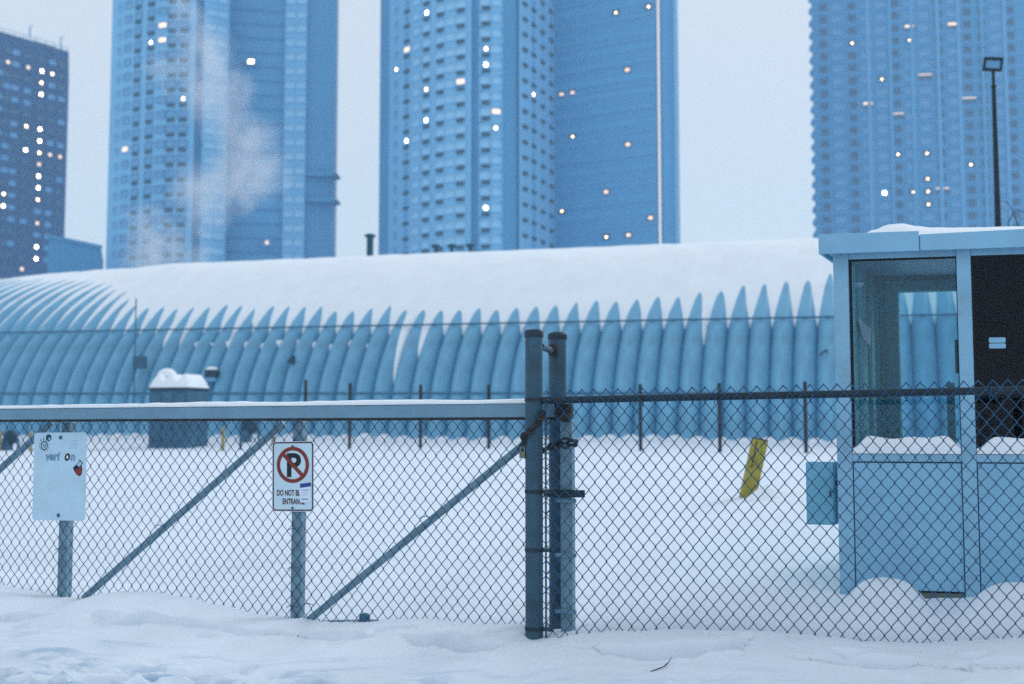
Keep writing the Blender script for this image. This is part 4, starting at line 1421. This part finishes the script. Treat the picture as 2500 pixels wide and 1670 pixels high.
def wall(xa, Ya, xb, Yb):
    """straight wall between two pixel columns: returns depth as a function of the column"""
    A, Bq = Vector(XY(xa, Ya)), Vector(XY(xb, Yb))
    D = Bq - A
    def depth(x):
        k = ray(x, 500)[0]
        t_ = (k * A.y - A.x) / (D.x - k * D.y)
        return A.y + t_ * D.y
    return depth

Z_LOW, Z_HIGH = 0.0, 118.0

# --- tower with the curved bays, in the middle
P2 = []
for k in range(25):                       # arc from the left edge round to the right bay
    u = k / 24
    x = 925 + (1355 - 925) * u
    t_ = (x - 1195) / (270 if x < 1195 else 160)
    Y = 206 + (17 if x < 1195 else 20) * abs(t_) ** 2.0
    P2.append((x, Y))
def Y2(x):
    t_ = (x - 1195) / (270 if x < 1195 else 160)
    return 206 + (17 if x < 1195 else 20) * abs(t_) ** 2.0
mid = thing("round_tower", (*XY(1150, 214), 0.9), "middle pale high-rise with curved bays of small windows and dark slots", "tower")
plan = [XY(x, Y2(x) + 0.9) for x, _ in P2] + [XY(1352, 262), XY(960, 262)]
tower_body("core", plan, Z_LOW, Z_HIGH, 'conc_mid', mid)
def bay(x0, x1, m, name, n=8, proud=0.0):
    xs_ = [x0 + (x1 - x0) * k / n for k in range(n + 1)]
    mb = MB()
    f_ = [XY(x, Y2(x) - proud) for x in xs_]
    b_ = [XY(x, Y2(x) + 1.2) for x in reversed(xs_)]
    pl = f_ + b_
    k_ = len(pl)
    mb.add([(x, y, Z_LOW) for x, y in pl] + [(x, y, Z_HIGH - 1) for x, y in pl],
           [list(range(k_)), list(range(k_, 2 * k_))] + [[i, (i + 1) % k_, k_ + (i + 1) % k_, k_ + i] for i in range(k_)])
    return mb.build(name, m, mid)
bay(948, 1150, 'conc_light', "curved_bay", 12)
bay(1168, 1227, 'conc_light', "curved_bay", 5)
bay(1267, 1354, 'conc_light', "curved_bay", 6)
def nrm2(x):
    a, b = Vector(XY(x - 3, Y2(x - 3))), Vector(XY(x + 3, Y2(x + 3)))
    t_ = (b - a).normalized()
    return Vector((t_.y, -t_.x, 0))
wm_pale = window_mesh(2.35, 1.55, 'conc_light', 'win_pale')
wm_midg = window_mesh(2.0, 1.5, 'conc_mid', 'win_mid')
wm_small = window_mesh(1.25, 1.45, 'conc_light', 'win_mid')
wl_warm = window_mesh(2.0, 1.5, 'conc_light', 'win_mid', "window", 'lit_warm', (-0.23, 0.23, -0.28, 0.25))
wl_white = window_mesh(2.0, 1.5, 'conc_light', 'win_mid', "window", 'lit_white', (-0.28, 0.28, -0.33, 0.28))
wl_soft = window_mesh(2.0, 1.5, 'conc_light', 'win_mid', "window", 'lit_soft', (-0.8, 0.8, -0.3, 0.55))
LITM = {'w': wl_warm, 'b': wl_white, 's': wl_soft}
ac_mb = MB()
fn_l = lambda a, b, z: Vector((a, b, z))
ac_mb.box(fn_l, -0.75, 0.75, -0.38, 0.05, -0.30, 0.30)
ac_mb.box(fn_l, -0.68, 0.68, -0.42, -0.385, -0.22, 0.22)
ac_me = ac_mb.mesh("air_conditioner", 'ac')
FLOOR = 2.95
rr = random.Random(5)
for r_ in range(1, 30):
    zc = 2.0 + FLOOR * r_
    for x, has_ac, wm in ((966, 0, wm_small), (992, 1, wm_small), (1015, 0, wm_pale), (1040, 1, wm_pale), (1074, 1, wm_pale), (1098, 0, wm_pale), (1124, 1, wm_pale),
                          (1186, 1, wm_pale), (1210, 0, wm_pale), (1281, 1, wm_small), (1302, 1, wm_small), (1324, 1, wm_small), (1345, 1, wm_small)):
        p = Vector((*XY(x, Y2(x) - 0.001), zc))
        py = project(p)[1]
        if not (-45 < py < 640): continue
        n_ = nrm2(x)
        if wm is not wm_small or x in (966, 992, 1302, 1345):
            add_window(mid, wm, p + Vector((0, 0, 0.55)), n_)
        if has_ac:
            pa = p + Vector((0, 0, -0.72))
            ax_ = Vector((-n_.y, n_.x, 0))
            place("air_conditioner", ac_me, mid, frame_matrix(ax_, -n_, Vector((0, 0, 1)), pa))
    # thin string course at every floor of the middle bay and the slots
    if -20 < project((*XY(1190, 206), zc - 1.25))[1] < 640:
        mb = MB()
        for x0, x1 in ((1168.5, 1226.5),):
            q0, q1 = XY(x0, Y2(x0) - 0.12), XY(x1, Y2(x1) - 0.12)
            mb.bar((*q0, zc - 1.35), (*q1, zc - 1.35), 0.2, 0.22)
        mb.build("string_course", 'conc_mid', mid)
lit([(1045, 20, 'b'), (961, 152, 'w'), (1187, 130, 'w'), (1188, 168, 'b'), (1039, 211, 'w'), (1130, 198, 's'), (1213, 275, 's'), (1039, 292, 'b'), (996, 337, 'b'),
     (1308, 229, 'w'), (1177, 517, 'b'), (999, 107, 's'), (1216, 285, 'w')], LITM, mid)

# --- dark curtain wall slab joined to it on the right
slab = thing("glass_slab_tower", (*XY(1500, 216), 0.9), "plain dark blue glass high-rise with a bright vertical light strip", "tower")
YS = wall(1353, 226, 1653, 214)
plan = [XY(1353, YS(1353)), XY(1604, YS(1604)), XY(1606, YS(1604) + 1.2), XY(1618, YS(1618) + 1.2), XY(1620, YS(1620)), XY(1653, YS(1653) + 1.0), XY(1660, 262), XY(1353, 262)]
tower_body("core", plan, Z_LOW, Z_HIGH, 'glass_dark', slab)
q = XY(1611, YS(1611) + 0.5)
MB().bar((q[0], q[1], Z_LOW), (q[0], q[1], Z_HIGH), 0.42, 0.5).build("light_strip", 'strip_light', slab)
q = XY(1651, YS(1653) + 0.2)
MB().bar((q[0], q[1], Z_LOW), (q[0], q[1], Z_HIGH), 0.3, 0.8).build("corner_trim", 'conc_light', slab)
for k in range(1, 24):
    zc = 3.4 + 4.55 * k
    q0, q1 = XY(1357, YS(1357) - 0.12), XY(1602, YS(1602) - 0.12)
    if -30 < project((*q0, zc))[1] < 640:
        MB().bar((*q0, zc), (*q1, zc), 0.22, 0.30).build("spandrel_line", 'tower_rib', slab)
wm_slab = window_mesh(1.9, 1.6, 'glass_dark', 'win_slab', "window", None, None, 0.08)
ts = (Vector(XY(1602, YS(1602))) - Vector(XY(1357, YS(1357)))).normalized()
ns = Vector((ts.y, -ts.x, 0))
rr = random.Random(9)
for k in range(1, 30):
    zc = 2.6 + FLOOR * k
    for c in range(9):
        x = 1372 + 27 * c
        p = Vector((*XY(x, YS(x) - 0.001), zc))
        if -40 < project(p)[1] < 625: add_window(slab, wm_slab, p, ns)
ls_w = window_mesh(1.9, 1.6, 'glass_dark', 'win_dark', "window", 'lit_warm', (-0.17, 0.17, -0.17, 0.14), 0.08)
ls_s = window_mesh(1.9, 1.6, 'glass_dark', 'win_dark', "window", 'lit_soft', (-0.4, 0.4, -0.3, 0.3), 0.08)
lit([(1489, 23, 'w'), (1533, 188, 's'), (1400, 230, 's'), (1387, 322, 'w'), (1543, 371, 's'), (1470, 463, 's'), (1373, 505, 'w'), (1598, 521, 's'), (1469, 593, 'w'), (1548, 583, 's'), (1594, 8, 'w'), (1376, 236, 's')],
    {'w': ls_w, 's': ls_s}, slab)

# --- left tower with the curved front
def Y1(x):
    t_ = (x - 440) / 180.0
    return 219 + 9 * t_ * t_
lt_ = thing("pale_tower", (*XY(500, 230), 0.9), "pale high-rise at left, its curved front partly veiled by steam", "tower")
plan = [XY(262, Y1(262) + 1), XY(330, Y1(330) + 1), XY(440, Y1(440) + 1), XY(545, Y1(545) + 1.2), XY(550, 229), XY(688, 231), XY(746, 231), XY(815, 233), XY(822, 262), XY(280, 262)]
tower_body("core", plan, Z_LOW, Z_HIGH, 'glass_dark', lt_)
def bay1(x0, x1, fY, m, name, n=8):
    xs_ = [x0 + (x1 - x0) * k / n for k in range(n + 1)]
    pl = [XY(x, fY(x)) for x in xs_] + [XY(x, fY(x) + 2.2) for x in reversed(xs_)]
    k_ = len(pl)
    mb = MB()
    mb.add([(x, y, Z_LOW) for x, y in pl] + [(x, y, Z_HIGH - 1) for x, y in pl],
           [list(range(k_)), list(range(k_, 2 * k_))] + [[i, (i + 1) % k_, k_ + (i + 1) % k_, k_ + i] for i in range(k_)])
    return mb.build(name, m, lt_)
bay1(263, 470, Y1, 'conc_light', "curved_bay", 12)
bay1(489, 552, Y1, 'conc_light', "curved_bay", 5)
bay1(690, 744, lambda x: 229.6, 'conc_light', "flat_bay", 2)
def nrm1(x):
    a, b = Vector(XY(x - 3, Y1(x - 3))), Vector(XY(x + 3, Y1(x + 3)))
    t_ = (b - a).normalized()
    return Vector((t_.y, -t_.x, 0))
for r_ in range(1, 30):
    zc = 2.4 + FLOOR * r_
    for x, has_ac, wm in ((282, 0, wm_small), (303, 0, wm_midg), (328, 1, wm_midg), (360, 1, wm_midg), (388, 0, wm_midg), (412, 1, wm_midg), (442, 1, wm_midg), (508, 0, wm_pale), (534, 0, wm_pale), (705, 0, wm_pale), (730, 0, wm_pale)):
        f = Y1 if x < 600 else (lambda x_: 229.6)
        p = Vector((*XY(x, f(x) - 0.001), zc))
        if not (-45 < project(p)[1] < 655): continue
        n_ = nrm1(x) if x < 600 else Vector((0, -1, 0))
        add_window(lt_, wm, p + Vector((0, 0, 0.5)), n_)
        if has_ac:
            ax_ = Vector((-n_.y, n_.x, 0))
            place("air_conditioner", ac_me, lt_, frame_matrix(ax_, -n_, Vector((0, 0, 1)), p + Vector((0, 0, -0.75))))
    if -20 < project((*XY(600, 229), zc))[1] < 650:
        q0, q1 = XY(556, 229.0), XY(686, 230.8)
        MB().bar((*q0, zc - 1.4), (*q1, zc - 1.4), 0.3, 0.25).build("string_course", 'tower_course', lt_)
for y in (429, 492):
    p0, p1 = at(752, y, 231), at(826, y, 231)
    MB().prism([(p0.x, p0.z - 0.25), (p1.x - 1.6, p1.z - 0.35), (p1.x, p1.z + 0.2), (p1.x - 1.2, p1.z + 0.5), (p0.x, p0.z + 0.45)], lambda a, b, z: Vector((a, b, z)), 229.5, 235).build("canopy_slab", 'conc_mid', lt_)
lit([(364, 91, 'w'), (382, 95, 's'), (614, 152, 's'), (461, 248, 'w'), (319, 367, 's'), (384, 60, 's')], LITM, lt_)
# one wide lit pane on the dark recess, and a small one low down
for x, y, w, k in ((614, 152, 1.1, 'lit_warm'), (653, 593, 0.5, 'lit_soft')):
    p = at(x, y, 229.2)
    q_ = place("window", window_mesh(2.4, 1.5, 'conc_mid', 'win_mid', "window", k, (-w / 2, w / 2, -0.35, 0.35)), lt_, frame_matrix(Vector((1, 0, 0)), Vector((0, 1, 0)), Vector((0, 0, 1)), p + Vector((0, -0.4, 0))))

# --- brick block at the far left
bk = thing("brick_block", (*XY(60, 290), 0.9), "dark brick apartment block with stepped roof and lit windows, far left", "tower")
YK = wall(-140, 268, 157, 293)
def topz(x, y): return at(x, y, YK(x)).z
steps = [(-140, 74, 91), (74, 122, 107), (122, 157, 121)]
for i, (x0, x1, y) in enumerate(steps):
    z1 = topz((max(x0, 0) + x1) / 2, y)
    y0_, y1_ = YK(x0), YK(x1)
    pl = [XY(x0, y0_), XY(x1, y1_), XY(x1 + 3, y1_ + 26), XY(x0, y1_ + 26)]
    w_ = tower_body("wall", pl, Z_LOW, z1, 'brick_tower', bk)
    # roof railing
    a, b = Vector((*XY(max(x0, -60), YK(max(x0, -60)) + 0.5), z1)), Vector((*XY(x1 - 1, y1_ + 0.5), z1))
    mb = MB()
    nn = max(2, int((b - a).length / 2.5))
    for k in range(nn + 1):
        p = a.lerp(b, k / nn)
        mb.tube([p, p + Vector((0, 0, 1.25))], 0.05, 5)
    for h in (0.65, 1.22):
        mb.tube([a + Vector((0, 0, h)), b + Vector((0, 0, h))], 0.05, 5)
    mb.build("roof_railing", 'conc_mid', bk)
for x, yb_, yt_ in ((73, 93, 66), (149, 120, 92)):
    p0, p1 = at(x, yb_, YK(x) + 0.6), at(x, yt_, YK(x) + 0.6)
    mb = MB().tube([p0, p1], 0.16, 6).tube([p1, p1 + Vector((0.9, 0, 0.25))], 0.1, 6)
    mb.build("antenna_mast", 'conc_mid', bk)
tk = (Vector(XY(150, YK(150))) - Vector(XY(-30, YK(-30)))).normalized()
nk = Vector((tk.y, -tk.x, 0))
wk = window_mesh(2.2, 1.6, 'brick_tower', 'win_mid', "window", None, None, 0.1)
wk2 = window_mesh(2.2, 1.6, 'brick_tower', 'win_dark', "window", None, None, 0.1)
wkl = {'w': window_mesh(2.0, 1.6, 'brick_tower', 'win_dark', "window", 'lit_warm', (-0.30, 0.28, -0.33, 0.28), 0.1),
       'b': window_mesh(2.0, 1.6, 'brick_tower', 'win_dark', "window", 'lit_white', (-0.36, 0.36, -0.39, 0.36), 0.1),
       's': window_mesh(2.0, 1.6, 'brick_tower', 'win_dark', "window", 'lit_soft', (-0.4, 0.4, -0.4, 0.4), 0.1)}
rr = random.Random(21)
for r_ in range(1, 40):
    zc = 1.2 + 3.02 * r_
    for x in (-12, 8, 28, 58, 92, 118, 143):
        p = Vector((*XY(x, YK(x) - 0.001), zc))
        py = project(p)[1]
        lim = 104 if x < 72 else (120 if x < 121 else 136)
        if lim + 14 < py < 660:
            add_window(bk, wk if rr.random() < 0.45 else wk2, p, nk)
lit([(95, 170, 'b'), (94, 205, 'w'), (93, 236, 'b'), (100, 319, 'b'), (89, 356, 'b'), (88, 386, 'w'), (102, 388, 's'), (122, 392, 's'), (142, 396, 's'), (88, 417, 'b'), (94, 444, 'b'), (86, 478, 'w'),
     (8, 498, 'b'), (0, 470, 'w'), (58, 371, 'b'), (69, 313, 'w'), (133, 186, 'w'), (54, 162, 's'), (82, 600, 'b'), (81, 631, 'b'), (81, 660, 's'), (96, 547, 's'), (3, 372, 's'), (10, 157, 's')], wkl, bk)

# --- low building between the brick block and the left tower
lw = thing("low_building", (*XY(200, 205), 0.9), "low hazy flat building between the brick block and left tower", "building")
yl = wall(120, 194, 250, 206)
za, zb2 = at(143, 581, yl(143)).z, at(246, 598, yl(246)).z
pl = [XY(120, yl(120)), XY(250, yl(250)), XY(256, yl(250) + 16), XY(120, yl(250) + 16)]
tower_body("wall", pl, Z_LOW, (za + zb2) / 2 - 0.4, 'conc_mid', lw)
a, b = Vector((*XY(120, yl(120) - 0.15), (za + zb2) / 2 - 0.2)), Vector((*XY(250, yl(250) - 0.15), (za + zb2) / 2 - 0.2))
MB().bar(a, b, 0.5, 0.6).build("parapet", 'conc_mid', lw)

# --- broad tower on the right, scalloped at its edge
rt = thing("gridded_tower", (*XY(2250, 262), 0.9), "broad gridded high-rise with scalloped left edge behind the booth", "tower")
YR = wall(1990, 262, 2700, 252)
plan = [XY(1990, YR(1990)), XY(2700, YR(2700)), XY(2720, 300), XY(2000, 300)]
tower_body("core", plan, Z_LOW, Z_HIGH + 8, 'conc_mid', rt)
tr_ = (Vector(XY(2690, YR(2690))) - Vector(XY(1990, YR(1990)))).normalized()
nr_ = Vector((tr_.y, -tr_.x, 0))
FR_ = 2.95
NCOL = 14
wr1 = window_mesh(2.7, 1.75, 'tower_rib', 'win_mid', "window", None, None, 0.2)
wr2 = window_mesh(2.0, 1.9, 'tower_rib', 'win_dark', "window", None, None, 0.2)
wrl = {'w': window_mesh(2.0, 1.7, 'tower_rib', 'win_dark', "window", 'lit_warm', (-0.17, 0.17, -0.17, 0.17), 0.2),
       'b': window_mesh(2.0, 1.7, 'tower_rib', 'win_mid', "window", 'lit_white', (-0.36, 0.36, -0.36, 0.36), 0.2),
       's': window_mesh(2.7, 1.7, 'tower_rib', 'win_dark', "window", 'lit_soft', (-1.0, 1.0, 0.1, 0.6), 0.2),
       'l': window_mesh(3.4, 1.7, 'tower_rib', 'win_dark', "window", 'lit_soft', (-1.5, 1.5, 0.55, 0.75), 0.2)}
for r_ in range(1, 40):
    zc = 1.5 + FR_ * r_
    for c in range(NCOL):
        x = 2018 + 35.5 * c
        p = Vector((*XY(x, YR(x) - 0.001), zc))
        if -40 < project(p)[1] < (585 if x > 2040 else 620):
            wide = c in (1, 3, 4, 6, 7, 9, 12)
            add_window(rt, wr1 if wide else wr2, p, nr_)
    q_ = XY(1990, YR(1990))
    if -40 < project((*q_, zc))[1] < 625:
        # rounded balcony end at the corner
        mb = MB()
        pts = [(q_[0] + 0.6 + 1.1 * math.cos(R(180 + 15 * k)), q_[1] - 0.3 - 1.0 * math.sin(R(180 + 15 * k)) * -1 + 1.0) for k in range(0, 13)]
        z0_, z1_ = zc - 1.15, zc + 0.55
        prof = [(0.25, z0_), (0.75, z0_ + 0.3), (1.0, (z0_ + z1_) / 2), (0.75, z1_ - 0.3), (0.25, z1_)]
        n_ = 10
        for rr_, zz in prof:
            for k in range(n_):
                an = 2 * math.pi * k / n_
                mb.v.append(Vector((q_[0] + 0.2 + rr_ * 0.45 * math.cos(an), q_[1] + 1.2 + rr_ * 1.5 * math.sin(an), zz)))
        for j in range(4):
            for k in range(n_):
                mb.f.append([j * n_ + k, j * n_ + (k + 1) % n_, (j + 1) * n_ + (k + 1) % n_, (j + 1) * n_ + k]); mb.m.append(0)
        mb.build("balcony", 'conc_mid', rt, smooth=True)
        a, b = XY(1992, YR(1992) - 0.1), XY(2696, YR(2696) - 0.1)
        MB().bar((*a, zc - 1.35), (*b, zc - 1.35), 0.22, 0.28).build("floor_edge", 'tower_rib', rt)
for x in (2128, 2182, 2236, 2300, 2352, 2410, 2466):
    q0 = XY(x, YR(x) - 0.12)
    MB().bar((*q0, Z_LOW), (*q0, Z_HIGH + 7), 0.8, 0.3).build("pier", 'tower_rib' if x in (2128, 2300, 2466, 2352) else 'glass_dark', rt)
lit([(2202, 60, 's'), (2218, 71, 'w'), (2077, 113, 'w'), (2153, 189, 'w'), (2259, 188, 'l'), (2365, 246, 'l'), (2102, 250, 's'), (2202, 287, 'l'), (2199, 380, 'w'), (2268, 376, 'w'),
     (2380, 402, 'w'), (2166, 475, 'b'), (2268, 439, 'w'), (2224, 472, 'w'), (2247, 478, 'w'), (2270, 503, 'w'), (2404, 511, 'w'), (2332, 54, 's'), (2280, 475, 'l')], wrl, rt)

# ------------------------------------------------------------------ steam drifting up behind the hut
SY = 78.0
blobs = [(362, 650, 42, .9), (372, 600, 48, .9), (352, 540, 34, .6), (420, 600, 40, .45), (470, 640, 45, .4), (500, 470, 62, .7), (560, 440, 60, .8), (620, 415, 55, .8), (660, 430, 42, .55),
         (600, 350, 55, .7), (560, 300, 48, .6), (530, 230, 55, .8), (520, 150, 52, .8), (470, 170, 45, .55), (410, 180, 45, .4), (480, 90, 40, .6), (450, 40, 36, .5), (440, 0, 34, .45), (500, 520, 45, .55), (480, 480, 40, .5)]
lo = at(290, 690, SY); hi = at(760, -60, SY)
mb = MB()
mb.box(lambda a, b, z: Vector((a, b, z)), lo.x, hi.x, SY - 4, SY + 4, lo.z, hi.z)
steam = mb.build("steam", 'snow', None)
sm = bpy.data.materials.new("steam_volume")
sm.use_nodes = True
nt = sm.node_tree
nt.nodes.clear()
out = nt.nodes.new("ShaderNodeOutputMaterial")
pv = nt.nodes.new("ShaderNodeVolumePrincipled")
pv.inputs["Color"].default_value = (0.93, 0.96, 1.0, 1)
pv.inputs["Anisotropy"].default_value = 0.1
tc = nt.nodes.new("ShaderNodeTexCoord")
nzw = nt.nodes.new("ShaderNodeTexNoise"); nzw.inputs["Scale"].default_value = 0.35; nzw.inputs["Detail"].default_value = 3
nt.links.new(tc.outputs["Object"], nzw.inputs["Vector"])
sub = nt.nodes.new("ShaderNodeVectorMath"); sub.operation = 'SUBTRACT'; sub.inputs[1].default_value = (.5, .5, .5)
nt.links.new(nzw.outputs["Color"], sub.inputs[0])
scl = nt.nodes.new("ShaderNodeVectorMath"); scl.operation = 'SCALE'; scl.inputs["Scale"].default_value = 3.4
nt.links.new(sub.outputs[0], scl.inputs[0])
wp = nt.nodes.new("ShaderNodeVectorMath"); wp.operation = 'ADD'
nt.links.new(tc.outputs["Object"], wp.inputs[0]); nt.links.new(scl.outputs[0], wp.inputs[1])
acc = None
for x, y, r, k in blobs:
    c = at(x, y, SY)
    rad = r / FPX * SY * 1.75
    ds_n = nt.nodes.new("ShaderNodeVectorMath"); ds_n.operation = 'DISTANCE'
    nt.links.new(wp.outputs[0], ds_n.inputs[0]); ds_n.inputs[1].default_value = c
    mr = nt.nodes.new("ShaderNodeMapRange")
    mr.interpolation_type = 'SMOOTHSTEP'
    mr.inputs["From Min"].default_value = rad; mr.inputs["From Max"].default_value = rad * 0.1
    mr.inputs["To Min"].default_value = 0; mr.inputs["To Max"].default_value = k
    nt.links.new(ds_n.outputs["Value"], mr.inputs["Value"])
    if acc is None: acc = mr.outputs[0]
    else:
        ad = nt.nodes.new("ShaderNodeMath"); ad.operation = 'MAXIMUM'
        nt.links.new(acc, ad.inputs[0]); nt.links.new(mr.outputs[0], ad.inputs[1]); acc = ad.outputs[0]
nz2 = nt.nodes.new("ShaderNodeTexNoise"); nz2.inputs["Scale"].default_value = 0.9; nz2.inputs["Detail"].default_value = 4
nt.links.new(tc.outputs["Object"], nz2.inputs["Vector"])
mr2 = nt.nodes.new("ShaderNodeMapRange"); mr2.inputs["From Min"].default_value = 0.32; mr2.inputs["From Max"].default_value = 0.68
nt.links.new(nz2.outputs["Fac"], mr2.inputs["Value"])
mu = nt.nodes.new("ShaderNodeMath"); mu.operation = 'MULTIPLY'
nt.links.new(acc, mu.inputs[0]); nt.links.new(mr2.outputs[0], mu.inputs[1])
mu2 = nt.nodes.new("ShaderNodeMath"); mu2.operation = 'MULTIPLY'; mu2.inputs[1].default_value = 0.95
nt.links.new(mu.outputs[0], mu2.inputs[0])
nt.links.new(mu2.outputs[0], pv.inputs["Density"])
nt.links.new(pv.outputs[0], out.inputs["Volume"])
steam.data.materials.clear(); steam.data.materials.append(sm)
tag(steam, "pale steam drifting up in front of the left tower", "steam", None, "stuff")

# ------------------------------------------------------------------ the air itself
mb = MB()
mb.box(lambda a, b, z: Vector((a, b, z)), -640, 640, -330, 660, -1.8, 132)
hz = mb.build("haze", 'snow', None)
hm = bpy.data.materials.new("haze_volume")
hm.use_nodes = True
nt = hm.node_tree
nt.nodes.clear()
out = nt.nodes.new("ShaderNodeOutputMaterial")
pv = nt.nodes.new("ShaderNodeVolumePrincipled")
pv.inputs["Color"].default_value = (0.60, 0.86, 1.0, 1)
pv.inputs["Density"].default_value = 0.0008
pv.inputs["Anisotropy"].default_value = 0.0
nt.links.new(pv.outputs[0], out.inputs["Volume"])
hz.data.materials.clear(); hz.data.materials.append(hm)
tag(hz, "thin pale winter haze filling the air over the yard and towers", "haze", None, "stuff")
